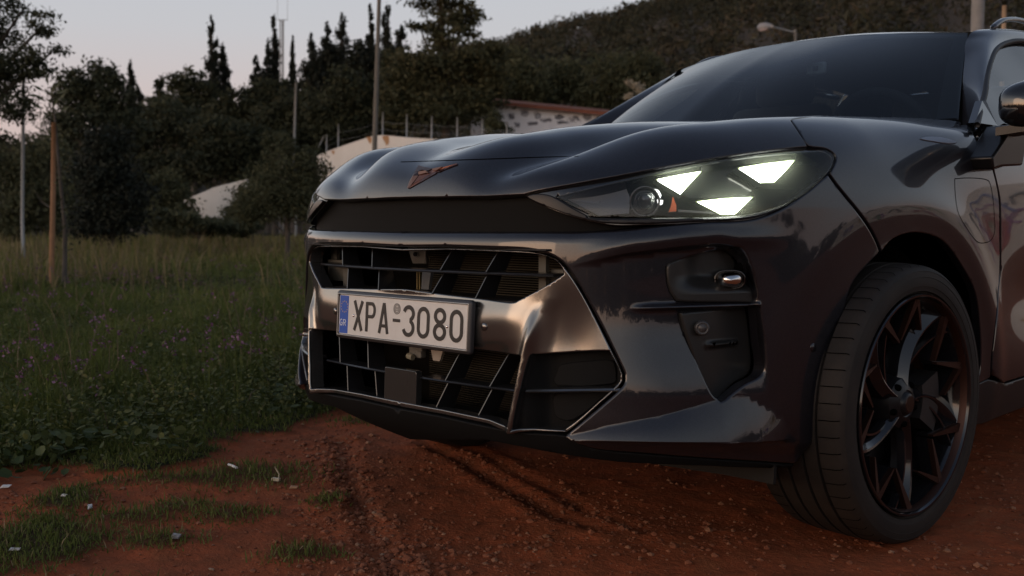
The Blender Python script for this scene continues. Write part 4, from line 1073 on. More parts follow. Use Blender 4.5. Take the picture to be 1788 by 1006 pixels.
# wheel arch liner
al = MB().lathe([(.41, -.32), (.402, -.10)], HUB-WX*.01, WX, WZ, 40, ang=(math.radians(-100), math.radians(96)))
both(al, 'arch_liner', mat('liner_black', (.006, .006, .006), rough=.8, spec=.2))
ar_ = MB(); ar_.box((.60, .92, .66), (.02, 0, 0), (0, .76, 0), (0, 0, .46)); both(ar_, 'wheel_well', VOID)

df = MB().prism(on_plane([(1150, 800), (1352, 812), (1350, 846), (1264, 829), (1150, 812)], 1, .47), (0, .012, 0)); both(df, 'air_deflector', mat('deflector_grey', (.016, .015, .014), rough=.6, spec=.2), smooth=False)
# ================================================================== cabin
WT = np.array([(0, 1.86, 1.462), (.20, 1.868, 1.459), (.40, 1.905, 1.448), (.585, 1.963, 1.432)])
WBt = np.array([(0, 1.12, 1.095), (.28, 1.17, 1.095), (.52, 1.30, 1.095), (.735, 1.545, 1.112)])
def curve3(K, s):
    xs = np.linspace(0, 1, len(K)); return np.stack([hermite(xs, K[:, i], s) for i in range(3)], -1)
def screen(s, t, out_=0.0):
    """windscreen surface: s -1..1 across, t 0..1 up"""
    a = np.abs(s); B0 = curve3(WBt, a); T0 = curve3(WT, a); P = B0+(T0-B0)*t[:, None] if np.ndim(t) else B0+(T0-B0)*t
    P = P.copy(); bul = (.010+.024*(1-a**2))*np.sin(PI*np.clip(t, 0, 1)); P[:, 1] -= bul*.55; P[:, 2] += bul*.75
    P[:, 1] -= out_*.55; P[:, 2] += out_*.8
    P[:, 0] *= np.sign(s)+(s == 0); return P
def gridsurf(fn, S, Tt):
    s, t = np.meshgrid(S, Tt); P = fn(s.ravel(), t.ravel()); n = len(S)
    return P, [(j*n+i, j*n+i+1, (j+1)*n+i+1, (j+1)*n+i) for j in range(len(Tt)-1) for i in range(n-1)]
WGL = glass_mat('windscreen_glass', (.72, .80, .80), 1.5)
P, Fc = gridsurf(lambda s, t: screen(s, t), np.linspace(-1, 1, 49), np.linspace(0, 1, 25)); ws = link('windscreen', P, Fc, WGL, car)
# printed black border of the screen (behind the glass)
fr = MB()
for (S, T_) in ((np.linspace(-1, 1, 41), np.linspace(.94, 1, 3)), (np.linspace(.93, 1, 3), np.linspace(0, .94, 12)), (np.linspace(-1, -.93, 3), np.linspace(0, .94, 12)), (np.linspace(-.24, .24, 9), np.linspace(.80, .94, 4))):
    P, Fc = gridsurf(lambda s, t: screen(s, t, -.006), S, T_); fr.add(P, Fc)
fr.build('screen_border', BLACKP, ws)
# black trims and body coloured pillars
PO = np.array([(.872, 1.345, 1.075), (.835, 1.46, 1.130), (.80, 1.575, 1.185), (.755, 1.70, 1.250), (.715, 1.83, 1.315), (.678, 1.97, 1.372), (.655, 2.12, 1.412), (.648, 2.30, 1.438), (.645, 2.7, 1.455), (.645, 3.3, 1.45)])
def pillar_fn(s, t):
    """s 0 inner edge (screen/roof) to 1 outer edge (side glass)"""
    ko = np.linspace(0, 1, len(PO)); o_ = np.stack([hermite(ko, PO[:, i], t) for i in range(3)], -1)
    ki = np.array([0, .14, .30, .46, .58, .70, .80, .90, 1.0]); I_ = np.array([(.755, 1.53, 1.085), (.715, 1.62, 1.165), (.675, 1.715, 1.25), (.635, 1.82, 1.33), (.603, 1.91, 1.398), (.598, 2.02, 1.447), (.58, 2.35, 1.485), (.58, 2.8, 1.50), (.58, 3.3, 1.48)])
    i_ = np.stack([hermite(ki, I_[:, j], t) for j in range(3)], -1)
    P = i_+(o_-i_)*s[:, None]; b = np.sin(PI*s)*.018; P[:, 0] += b*.7; P[:, 2] += b*.75; return P
P, Fc = gridsurf(pillar_fn, np.linspace(0, 1, 11), np.linspace(0, 1, 50))
link('roof_pillar', P, Fc, PAINT, car); link('roof_pillar', P*[-1, 1, 1], [f[::-1] for f in Fc], PAINT, car)
# roof skin
def roof_fn(s, t):
    y = np.interp(t, [0, .04, 1], [1.9, 1.93, 3.6]); a = np.abs(s)
    ye = curve3(WT, np.clip(a*1.02, 0, 1))[:, 1]+.004; P = np.stack([s*(.597+0*t), ye+(3.6-ye)*t, 0*t], 1)
    yy = P[:, 1]; zf = curve3(WT, np.clip(a*1.02, 0, 1))[:, 2]; crown = zf+.080*(1-np.exp(-(yy-ye)/.33))*(1-.45*a**2)-.05*np.clip((yy-3.0)/.6, 0, 1)**2
    P[:, 2] = crown+.0015; return P
P, Fc = gridsurf(roof_fn, np.linspace(-1, 1, 41), np.r_[0, .004, .012, .03, np.linspace(.06, 1, 22)]); link('roof', P, Fc, PAINT, car)
# roof rails
def rail(sg):
    pts = [(.612, 2.10, 1.462), (.610, 2.16, 1.487), (.606, 2.24, 1.507), (.602, 2.40, 1.523), (.600, 2.8, 1.528), (.600, 3.3, 1.51)]
    pts = smooth_poly(np.array(pts), (), 6, closed=False)*[sg, 1, 1]
    MB().tube(pts, [.006]+[.0115]*(len(pts)-1), 10, flat=.8).build('roof_rail', mat('rail_black', (.012, .012, .014), rough=.2, coat=.5), car, True)
rail(1); rail(-1)
# side glass, its black surround and the mirror
def sideg(s, t):
    """front side window between belt line and roof edge"""
    lo_ = np.stack([.868-.0*s, 1.37+1.2*s, 1.075+.01*s], 1)
    ko = np.linspace(0, 1, len(PO)); up = np.stack([hermite(ko, PO[:, i], s*.93) for i in range(3)], -1)
    return lo_+(up-lo_)*t[:, None]-np.array([.012, 0, 0])
SG = glass_mat('side_glass', (.25, .28, .28), 1.75)
P, Fc = gridsurf(sideg, np.linspace(.02, 1, 24), np.linspace(0, .985, 10)); link('side_window', P, Fc, SG, car); link('side_window', P*[-1, 1, 1], [f[::-1] for f in Fc], glass_mat('far_side_glass', (.75, .8, .78), 1.3), car)
ko = np.linspace(0, 1, len(PO)); ed = np.stack([hermite(ko, PO[:, i], np.linspace(0, 1, 60)) for i in range(3)], -1)
for sg in (1, -1): MB().tube((ed+[.0, 0, -.004])*[sg, 1, 1], .009, 8).build('window_seal', MATB, car, True); MB().tube((ed+[-.012, .035, -.028])*[sg, 1, 1], .012, 8).build('door_frame', GLOSSB, car, True)
for sg in (1, -1):
    MB().tube(np.array([(.886, 1.50, 1.070), (.886, 1.7, 1.073), (.882, 2.5, 1.078)])*[sg, 1, 1], .014, 8).build('belt_trim', GLOSSB, car, True)
# sail corner and cowl
sc_ = MB(); sc_.prism([(.868, 1.345, 1.078), (.868, 1.50, 1.078), (.84, 1.485, 1.150), (.835, 1.470, 1.150)], (-.02, 0, 0)); both(sc_, 'mirror_sail', GLOSSB, smooth=False)
cw = MB(); P, Fc = gridsurf(lambda s, t: np.stack([s*.80, 1.02+.30*np.abs(s)**2*1.5+t*.22, 1.055+0*s-.02*np.abs(s)], 1), np.linspace(-1, 1, 21), np.linspace(0, 1, 3)); cw.add(P, Fc); cw.build('cowl_panel', MATB, car, True)
for sg in (1, -1):
    MB().tube([(sg*.30, 1.10, 1.083), (sg*.05, 1.14, 1.108), (-sg*.28, 1.20, 1.113)], .007, 6).build('wiper', MATB, car, True)
# door mirror
MIRB = mat('mirror_satin_black', (.005, .005, .0055), rough=.3, spec=.3)
def mirror_part(sg):
    n0_ = len(COL.objects)
    root = empty('door_mirror', (sg*1.02, 1.36, 1.06), None, None); root.parent = car; root.location = (sg*1.02, 1.36-2.2, 1.06)
    V = []; N_ = 36
    # housing: rounded shell, sections from the front nose back to the glass
    for i, (t, sc) in enumerate([(0, .02), (.03, .40), (.10, .66), (.22, .84), (.42, .96), (.7, 1.0), (.92, .99), (1.0, .95), (1.0, .90), (.94, .88)]):
        for k in range(N_):
            a = 2*PI*k/N_; c_, s_ = math.cos(a), math.sin(a)
            hx = .118*np.sign(c_)*abs(c_)**.62; hz = .070*np.sign(s_)*abs(s_)**.62*(1+.10*c_)
            V.append((sg*(1.064+hx*sc), 1.262+.125*t-.035*c_*sc*0+.030*(c_*sc), 1.112+hz*sc+.004*t))
    Fc = [(i*N_+k, i*N_+(k+1) % N_, (i+1)*N_+(k+1) % N_, (i+1)*N_+k) for i in range(9) for k in range(N_)]+[tuple(range(N_))[::-1]]
    autosmooth(MB().add(V, Fc).build('mirror_housing', GLOSSB, root), 50)
    MB().prism(V[-N_:], (0, .002, 0)).build('mirror_glass', mat('mirror_silver', (.7, .7, .7), rough=.02, metal=1), root)
    pts = on_plane([(1769, 219), (1757, 238), (1744, 259), (1733, 274), (1735, 296), (1748, 291), (1770, 290), (1786, 289), (1793, 250), (1796, 216)], 0, .955)*[sg, 1, 1]
    q = MB().prism(pts, (-sg*.075, .0, 0)); autosmooth(bevel(q.build('mirror_foot', MIRB, root), .006, 3), 50)
    MB().prism([(sg*.94, 1.30, 1.035), (sg*.94, 1.40, 1.035), (sg*1.10, 1.38, 1.050), (sg*1.10, 1.29, 1.050)], (0, 0, .022)).build('mirror_arm', MIRB, root)
    if sg < 0: root.location = (root.location[0]+.03, root.location[1]+.12, root.location[2]-.04)
mirror_part(1); mirror_part(-1)
# inside
INT = mat('cabin_black', (.016, .016, .017), rough=.8, spec=.2); SEATM = mat('seat_fabric', (.075, .073, .07), rough=.9, spec=.1); INT2 = mat('cabin_lining', (.05, .05, .05), rough=.9, spec=.1)
dsh = MB(); P, Fc = gridsurf(lambda s, t: np.stack([s*.72, 1.26+.40*t+.12*np.abs(s)**2, 1.085-.10*t**3-.02*s*s+.012*np.sin(t*6)], 1), np.linspace(-1, 1, 17), np.linspace(0, 1, 9)); dsh.add(P, Fc).build('dashboard', INT, car, True)
MB().box((0, 2.3, .80), (1.56, 0, 0), (0, 2.2, 0), (0, 0, .02)).box((0, 3.55, 1.0), (1.2, 0, 0), (0, .02, 0), (0, 0, .5)).box((0, 1.62, .9), (1.45, 0, 0), (0, .02, 0), (0, 0, .2)).box((.76, 2.4, .93), (.02, 0, 0), (0, 2.2, 0), (0, 0, .26)).box((-.76, 2.4, .93), (.02, 0, 0), (0, 2.2, 0), (0, 0, .26)).build('cabin_floor', INT, car)
def seat(x, y):
    root = empty('seat', (x, y, .82), None, None); root.parent = car; root.location = (x, y-2.2, .82)
    b = MB().box((x, y, 1.02), (.46, 0, 0), (0, .12, 0), (0, .05, .54)); autosmooth(bevel(b.build('backrest', SEATM, root), .05, 4), 60)
    b = MB().box((x, y+.05, 1.37), (.26, 0, 0), (0, .10, 0), (0, 0, .16)); autosmooth(bevel(b.build('headrest', SEATM, root), .04, 4), 60)
seat(.37, 2.35); seat(-.37, 2.35)
P, Fc = gridsurf(lambda s, t: roof_fn(s*.97, t)-[0, 0, .03], np.linspace(-1, 1, 11), np.linspace(0.02, 1, 8)); link('headlining', P, Fc, INT2, car)
for sg in (1, -1):   # B pillars and cant rails inside
    MB().tube([(sg*.80, 2.46, .95), (sg*.74, 2.50, 1.2), (sg*.63, 2.53, 1.43)], .035, 8).build('inner_pillar', INT, car, True)
rm = MB().box((.0, 1.86, 1.365), (.23, 0, 0), (0, .03, 0), (0, .0, .065)); autosmooth(bevel(rm.build('rear_view_mirror', GLOSSB, car), .014, 3), 50)
MB().box((0, 1.90, 1.395), (.04, 0, 0), (0, .04, 0), (0, 0, .05)).build('mirror_mount', INT, car)
autosmooth(bevel(MB().box((.12, 1.80, 1.345), (.075, 0, 0), (0, .02, 0), (0, 0, .045)).build('camera_housing', mat('camera_housing_grey', (.6, .62, .6), rough=.5), car), .008, 2), 50)
MB().box((.123, 1.788, 1.345), (.02, 0, 0), (0, .004, 0), (0, 0, .014)).build('camera_lens', VOID, car)
# steering wheel
pts = [(.37+.185*math.cos(a), 1.80-.07*math.sin(a), 1.06+.175*math.sin(a)) for a in np.linspace(0, 2*PI, 33)]
MB().tube(pts, .016, 8, caps=False).build('steering_wheel', INT, car, True)
# body tub: blocks daylight between the panels
tub = MB(); tub.box((0, 2.1, .28), (1.5, 0, 0), (0, 1.5, 0), (0, 0, .04)); tub.box((0, 3.1, .55), (1.72, 0, 0), (0, 2.4, 0), (0, 0, .5))
tub.box((0, .85, .72), (1.1, 0, 0), (0, .84, 0), (0, 0, .3)); tub.build('underbody', VOID, car)
# rear doors, quarters and tail, beyond the edge of the photograph
q_o = J(sides([(2.505, .362), (2.75, .365), (3.10, .367)]), sides([(3.577+.44*math.cos(t), .352+.44*math.sin(t)) for t in np.linspace(PI*.98, PI*.62, 8)]), sides([(3.40, .80), (3.42, 1.03), (3.0, 1.03), (2.505, 1.03)]))
panel('rear_door', q_o, (-1, 0, -.05), PAINT, car, None, step=.03, lip=.003, depth=.02)
q_o = J(sides([(3.405, .785)]), sides([(3.577+.44*math.cos(t), .352+.44*math.sin(t)) for t in np.linspace(PI*.61, .03, 12)]), sides([(4.20, .37), (4.40, .45), (4.42, .75), (4.38, 1.03), (3.9, 1.03), (3.425, 1.03)]))
panel('rear_quarter', q_o, (-1, 0, -.05), PAINT, car, None, step=.03, lip=.003, depth=.02)
for sg in (1, -1):
    lo_ = [np.array([.868*sg, y, 1.06]) for y in np.linspace(2.60, 3.40, 8)]; up_ = [np.array([(.648-.012)*sg, y, 1.445-.02*max(0, y-3)]) for y in np.linspace(2.60, 3.40, 8)]
    V = lo_+up_; link('rear_side_window', V, [(i, i+1, i+9, i+8) for i in range(7)], SG, car)
    MB().prism([(.872*sg, 2.54, 1.05), (.872*sg, 2.62, 1.05), (.642*sg, 2.62, 1.45), (.642*sg, 2.54, 1.45)], (-.02*sg, 0, 0)).build('door_pillar', GLOSSB, car)
    bevel(MB().prism([(.870*sg, 3.40, 1.03), (.64*sg, 3.40, 1.45), (.62*sg, 3.72, 1.42), (.76*sg, 4.36, 1.03)], (-.05*sg, 0, 0)).build('rear_pillar', PAINT, car), .015, 3)
    bevel(MB().box((sg*.76, 4.40, .90), (.20, 0, 0), (0, .06, 0), (0, 0, .10)).build('tail_lamp', mat('tail_lamp_red', (.18, .01, .01), rough=.2, coat=1), car), .01, 2)
MB().prism([(-.61, 3.62, 1.44), (.61, 3.62, 1.44), (.74, 4.34, 1.03), (-.74, 4.34, 1.03)], (0, -.01, -.012)).build('rear_window', SG, car)
rb = MB(); rb.box((0, 4.38, .72), (1.66, 0, 0), (0, .10, 0), (0, 0, .66)); autosmooth(bevel(rb.build('rear_body', PAINT, car), .04, 4), 50)
MB().box((0, 3.4, .60), (1.60, 0, 0), (0, 1.8, 0), (0, 0, .70)).build('luggage_floor', VOID, car)
# ================================================================== SURROUNDINGS
def vnoise(x, y, s, seed=0):
    """smooth value noise"""
    x = x/s+seed*17.3; y = y/s+seed*9.1; ix = np.floor(x).astype(int); iy = np.floor(y).astype(int); fx = x-ix; fy = y-iy
    def h(a, b):
        n = (a*374761393+b*668265263+seed*982451653) & 0x7fffffff; n = (n ^ (n >> 13))*1274126177 & 0x7fffffff
        return ((n ^ (n >> 16)) & 0xffff)/65535.
    sx = fx*fx*(3-2*fx); sy = fy*fy*(3-2*fy)
    return (h(ix, iy)*(1-sx)+h(ix+1, iy)*sx)*(1-sy)+(h(ix, iy+1)*(1-sx)+h(ix+1, iy+1)*sx)*sy
def fbm(x, y, s, o=4, seed=0): return sum(vnoise(x, y, s/2**k, seed+k)/2**k for k in range(o))/sum(1/2**k for k in range(o))

EDGE = ground_at([(-260, 860), (-60, 850), (60, 838), (150, 822), (250, 828), (335, 812), (372, 788), (420, 768), (500, 758), (560, 742), (600, 722), (655, 722), (690, 735)])[:, :2]
GP = np.r_[EDGE, [(-1.15, 2.6), (-1.3, 4.5), (-1.0, 8), (2, 16), (10, 30), (40, 60), (-200, 260), (-400, 100), (-260, -40), (-30, -6)]]
TUFT = ground_at([(-60, 900), (0, 880), (60, 852), (120, 846), (178, 850), (190, 872), (160, 890), (200, 915), (262, 945), (215, 985), (240, 1030), (-60, 1030)])[:, :2]
TUFTS = [((430, 832), .10, .30), ((405, 838), .07, .2), ((310, 890), .06, .16), ((400, 900), .06, .15), ((235, 905), .05, .2), ((520, 968), .05, .12), ((570, 880), .05, .08), ((350, 840), .05, .25), ((290, 840), .05, .2), ((660, 738), .05, .25), ((545, 975), .03, .1), ((270, 945), .05, .16)]
TUFTC = [(ground_at([c])[0, :2], a, b) for c, a, b in TUFTS]
def sdpoly(P, poly):
    d = segdist(P, poly, np.roll(poly, -1, 0)); return np.where(inpoly(P, poly), d, -d)
def grassmask(P):
    n = (fbm(P[:, 0], P[:, 1], .35, 4, 3)-.5)*.55+(fbm(P[:, 0], P[:, 1], .07, 2, 77)-.5)*.16
    m = sstep(-.06, .10, sdpoly(P, GP)+n)
    t = sstep(-.10, .14, sdpoly(P, TUFT)+n*1.0)*.85
    for c, a, b in TUFTC:
        q = P-c; along = q@CR[:2]; dep = q@(CA[:2]/np.linalg.norm(CA[:2]))
        t = np.maximum(t, .75-.75*sstep(.2, 1.5, np.sqrt((along/b)**2*1.3+(dep/a/1.8)**2)))
    return np.maximum(m, t*.9)
RUT = ground_at([(745, 770), (800, 795), (880, 840), (960, 890), (1060, 930)])[:, :2]
RUT2 = ground_at([(600, 770), (610, 840), (640, 910), (690, 1000)])[:, :2]
def relief(x, y, gm):
    P = np.stack([x, y], 1)
    z = (fbm(x, y, 1.6, 3, 11)-.5)*.03+(fbm(x, y, .22, 4, 5)-.5)*.020+(fbm(x, y, .05, 3, 8)-.5)*.009*(1-gm)
    near = np.exp(-(np.hypot(x, y-1)/5)**4)
    z = z*near+(fbm(x, y, 9, 3, 2)-.5)*.25*(1-near)
    for R_, dp, wd in ((RUT, .016, .030), (RUT+[.07, .06], .012, .025), (RUT2, .010, .03)):
        d = segdist(P, R_[:-1], R_[1:]); z -= dp*np.exp(-(d/wd)**2); z += dp*.6*np.exp(-((d-wd*2)/wd)**2)
    z += gm*.025*near
    flat = np.exp(-(np.hypot(x-.80, y-.897)/.22)**4); z = z*(1-flat)-.002*flat      # pressed flat under the tyre
    return z
def axis_(lo, hi, fine, cen0, cen1, grow=1.12):
    a = list(np.arange(cen0, cen1+fine/2, fine)); s = fine
    while a[-1] < hi: s *= grow; a.append(a[-1]+s)
    s = fine
    while a[0] > lo: s *= grow; a.insert(0, a[0]-s)
    return np.array(a)
ax_ = axis_(-1500, 1500, .028, -3.6, 2.1, 1.13); ay_ = axis_(-1500, 1500, .028, -1.3, 4.0, 1.13)
X, Y = np.meshgrid(ax_, ay_); xf, yf = X.ravel(), Y.ravel(); nx = len(ax_); ny = len(ay_)
GMf = np.zeros(len(xf)); sel = (np.abs(xf) < 60) & (np.abs(yf) < 70)
GMf[~sel] = 1; GMf[sel] = grassmask(np.stack([xf[sel], yf[sel]], 1))
Zf = relief(xf, yf, GMf)
idx = (np.arange(ny-1)[:, None]*nx+np.arange(nx-1)[None]).ravel()
me = bpy.data.meshes.new('ground'); me.from_pydata(np.stack([xf, yf, Zf], 1).tolist(), [], np.stack([idx, idx+1, idx+1+nx, idx+nx], 1).tolist())
me.polygons.foreach_set('use_smooth', np.ones(len(me.polygons), bool))
at = me.attributes.new('grass', 'FLOAT', 'POINT'); at.data.foreach_set('value', GMf.astype(np.float32))
ground = bpy.data.objects.new('ground', me); COL.objects.link(ground); ground['kind'] = 'structure'
def ground_mat():
    m = bpy.data.materials.new('red_earth'); m.use_nodes = True; n = m.node_tree.nodes; L = m.node_tree.links; b = n['Principled BSDF']
    tcn = n.new('ShaderNodeTexCoord'); a = n.new('ShaderNodeAttribute'); a.attribute_name = 'grass'
    def noise(s, d=8, r=.65):
        q = n.new('ShaderNodeTexNoise'); q.inputs['Scale'].default_value = s; q.inputs['Detail'].default_value = d; q.inputs['Roughness'].default_value = r; L.new(tcn.outputs['Object'], q.inputs['Vector']); return q
    def mix(f, A, B_):
        q = n.new('ShaderNodeMix'); q.data_type = 'RGBA'
        for s_, v in (('Factor', f), ('A', A), ('B', B_)):
            if isinstance(v, tuple): q.inputs[s_].default_value = (*v, 1)
            elif isinstance(v, (int, float)): q.inputs[s_].default_value = v
            else: L.new(v, q.inputs[s_])
        return q.outputs['Result']
    def rng_(src, lo, hi, a0=0., a1=1.):
        q = n.new('ShaderNodeMapRange'); q.inputs[1].default_value = lo; q.inputs[2].default_value = hi; q.inputs[3].default_value = a0; q.inputs[4].default_value = a1; L.new(src, q.inputs[0]); return q.outputs[0]
    n1 = noise(1.3); n2 = noise(14); n3 = noise(90, 4); n4 = noise(3.5, 10, .7)
    dirt = mix(rng_(n1.outputs['Fac'], .35, .65), (.35, .086, .034), (.26, .074, .033))
    dirt = mix(rng_(n2.outputs['Fac'], .35, .7), dirt, (.17, .055, .025))
    dirt = mix(rng_(n4.outputs['Fac'], .55, .75), dirt, (.36, .12, .052))
    dirt = mix(rng_(n3.outputs['Fac'], .62, .72), dirt, (.36, .17, .095))
    soil = mix(rng_(n2.outputs['Fac'], .4, .6), (.022, .024, .012), (.040, .030, .016))
    L.new(mix(rng_(a.outputs['Fac'], .35, .8), dirt, soil), b.inputs['Base Color']); b.inputs['Roughness'].default_value = .95; b.inputs['Specular IOR Level'].default_value = .08
    bp = n.new('ShaderNodeBump'); bp.inputs['Strength'].default_value = .8; bp.inputs['Distance'].default_value = .006; L.new(n3.outputs['Fac'], bp.inputs['Height'])
    bp2 = n.new('ShaderNodeBump'); bp2.inputs['Strength'].default_value = .7; bp2.inputs['Distance'].default_value = .02; L.new(n2.outputs['Fac'], bp2.inputs['Height']); L.new(bp.outputs[0], bp2.inputs['Normal'])
    L.new(bp2.outputs[0], b.inputs['Normal']); return m
me.materials.append(ground_mat())
def gz(x, y):
    i = np.clip(np.searchsorted(ax_, x)-1, 0, nx-2); j = np.clip(np.searchsorted(ay_, y)-1, 0, ny-2)
    tx = (x-ax_[i])/(ax_[i+1]-ax_[i]); ty = (y-ay_[j])/(ay_[j+1]-ay_[j]); Z = Zf.reshape(ny, nx)
    return (Z[j, i]*(1-tx)+Z[j, i+1]*tx)*(1-ty)+(Z[j+1, i]*(1-tx)+Z[j+1, i+1]*tx)*ty

# ---- fast mesh with a per-face tint
def soup(name, V, Fn, k, m, tint=None, parent=None, kind=None, origin=None, smooth=False):
    """V (n,3), faces of k corners as (f,k) array, tint one value per vertex"""
    V = np.asarray(V, np.float32); Fn = np.asarray(Fn, np.int32)
    c = np.array(origin if origin is not None else (V.min(0)+V.max(0))/2, np.float32)
    me = bpy.data.meshes.new(name); me.vertices.add(len(V)); me.vertices.foreach_set('co', (V-c).ravel())
    me.loops.add(Fn.size); me.loops.foreach_set('vertex_index', Fn.ravel())
    me.polygons.add(len(Fn)); me.polygons.foreach_set('loop_start', np.arange(0, Fn.size, k, dtype=np.int32)); me.polygons.foreach_set('loop_total', np.full(len(Fn), k, np.int32))
    me.polygons.foreach_set('use_smooth', np.full(len(Fn), smooth))
    if tint is not None:
        a = me.attributes.new('tint', 'FLOAT', 'POINT'); a.data.foreach_set('value', np.asarray(tint, np.float32))
    me.update(calc_edges=True); me.validate()
    me.materials.append(m); o = bpy.data.objects.new(name, me); COL.objects.link(o); WORG[o.name] = c.astype(float)
    if parent is not None: o.parent = parent; o.location = tuple(c-WORG[parent.name])
    else: o.location = tuple(map(float, c))
    if kind: o['kind'] = kind
    return o
def leafmat(name, stops, rough=.7, trans=.25):
    m = bpy.data.materials.new(name); m.use_nodes = True; n = m.node_tree.nodes; L = m.node_tree.links; b = n['Principled BSDF']
    a = n.new('ShaderNodeAttribute'); a.attribute_name = 'tint'; r = n.new('ShaderNodeValToRGB'); L.new(a.outputs['Fac'], r.inputs[0])
    e = r.color_ramp.elements; e[0].position = stops[0][0]; e[0].color = (*stops[0][1], 1); e[1].position = stops[-1][0]; e[1].color = (*stops[-1][1], 1)
    for p_, c_ in stops[1:-1]: q = e.new(p_); q.color = (*c_, 1)
    L.new(r.outputs[0], b.inputs['Base Color']); b.inputs['Roughness'].default_value = rough; b.inputs['Specular IOR Level'].default_value = .25
    if trans:
        o = n['Material Output']; tr_ = n.new('ShaderNodeBsdfTranslucent'); L.new(r.outputs[0], tr_.inputs[0]); mx = n.new('ShaderNodeMixShader'); mx.inputs[0].default_value = trans
        L.new(b.outputs[0], mx.inputs[1]); L.new(tr_.outputs[0], mx.inputs[2]); L.new(mx.outputs[0], o.inputs[0])
    return m
GRASSM = leafmat('grass_blades', [(0, (.055, .075, .015)), (.35, (.095, .118, .026)), (.6, (.14, .142, .042)), (.8, (.19, .15, .07)), (1, (.25, .19, .11))])
WEEDM = leafmat('weed_leaves', [(0, (.040, .052, .015)), (.5, (.078, .092, .026)), (.85, (.12, .125, .040)), (1, (.19, .18, .08))])
PETM = leafmat('purple_petals', [(0, (.10, .035, .08)), (.5, (.17, .075, .14)), (1, (.30, .17, .26))])
DryM = leafmat('dry_stems', [(0, (.08, .06, .04)), (1, (.16, .12, .08))], trans=.1)

# ---- grass: blades scattered over the field that the camera could see and a margin around it
def scatter(n, D0, D1, umin=-.62, umax=.62, pw=1.0):
    """positions spread evenly in perspective: more of them near the camera"""
    t = rng.random(n); D = D0*(D1/D0)**(t**pw); s = rng.uniform(umin, umax, n)
    a2 = CA[:2]/np.linalg.norm(CA[:2]); r2 = CR[:2]/np.linalg.norm(CR[:2])
    return CAM_POS[:2]+D[:, None]*(a2+s[:, None]*r2), D
def blades(name, P, H_, Wd, tint, lean=.35, m=GRASSM):
    n = len(P); z0 = gz(P[:, 0], P[:, 1])-.01
    a = rng.uniform(0, 2*PI, n); la = rng.uniform(0, 2*PI, n); le = np.abs(rng.normal(0, lean, n))*H_
    wx = np.cos(a)*Wd/2; wy = np.sin(a)*Wd/2; dx = np.cos(la)*le; dy = np.sin(la)*le
    B = np.stack([P[:, 0], P[:, 1], z0], 1)
    def off(x, y, z): return B+np.stack([x, y, z], 1)
    V = np.stack([off(-wx, -wy, 0*z0), off(wx, wy, 0*z0), off(dx*.35-wx*.8, dy*.35-wy*.8, H_*.55), off(dx*.35+wx*.8, dy*.35+wy*.8, H_*.55), off(dx, dy, H_*(1-.25*(le/H_)**2))], 1).reshape(-1, 3)
    k = np.arange(n)[:, None]*5
    Fn = np.concatenate([k+[0, 1, 3], k+[0, 3, 2], k+[2, 3, 4]])
    return soup(name, V, Fn, 3, m, np.repeat(tint, 5), kind='stuff')
def keep_grass(P, D, thr=.45):
    g = grassmask(P); k = g > thr+rng.uniform(-.38, .38, len(g))
    return P[k], D[k], g[k]
P, D = scatter(260000, 1.9, 11, -.60, .30, .85); P, D, g = keep_grass(P, D)
infield = sdpoly(P, GP)
edge = sstep(0, .9, infield)
Hh_ = (.030+.30*edge*np.clip(fbm(P[:, 0], P[:, 1], .5, 3, 4)-.12, .08, 1))*rng.uniform(.5, 1.25, len(P))*np.where(infield < -.1, rng.uniform(.5, 1.3, len(P)), 1)
patch = fbm(P[:, 0], P[:, 1], .9, 3, 6)
tn = np.clip(.12+.55*(patch-.3)+rng.normal(0, .12, len(P)), 0, 1); dryk = rng.random(len(P)) < .05; tn[dryk] = rng.uniform(.7, 1, dryk.sum())
blades('grass', P, Hh_, .0026+.0006*D, tn, .65)
P, D = scatter(90000, 9, 48, -.60, .30, .9); P, D, g = keep_grass(P, D, .3)
patch = fbm(P[:, 0], P[:, 1], 3.5, 3, 9)
tn = np.clip(.28+.6*(patch-.3)+.38*sstep(13, 24, D)+rng.normal(0, .12, len(P)), 0, 1)
blades('tall_grass', P, (.05+.34*np.clip(fbm(P[:, 0], P[:, 1], 1.6, 3, 14)-.28, 0, 1)*1.5)*rng.uniform(.4, 1.25, len(P)), .004+.0012*D, tn, .9)
# tan seeding grass along the far side of the field
P, D = scatter(13000, 11, 30, -.56, -.10, 1.0); kp = rng.random(len(P)) < sstep(.40, .62, fbm(P[:, 0], P[:, 1], 2.2, 3, 71)); P, D = P[kp], D[kp]
blades('seeding_grass', P, rng.uniform(.12, .62, len(P)), .004+.0010*D, rng.uniform(.45, 1, len(P)), .45)
# stalks with seed heads, dry and pale, scattered in the field
P, D = scatter(1700, 3.5, 30, -.60, .25, .9); P, D, g = keep_grass(P, D, .8); 
blades('dry_stalks', P, rng.uniform(.12, .42, len(P))*sstep(0, 1.0, sdpoly(P, GP))+.06, .0022+.0006*D, rng.uniform(0, 1, len(P)), .6, DryM)
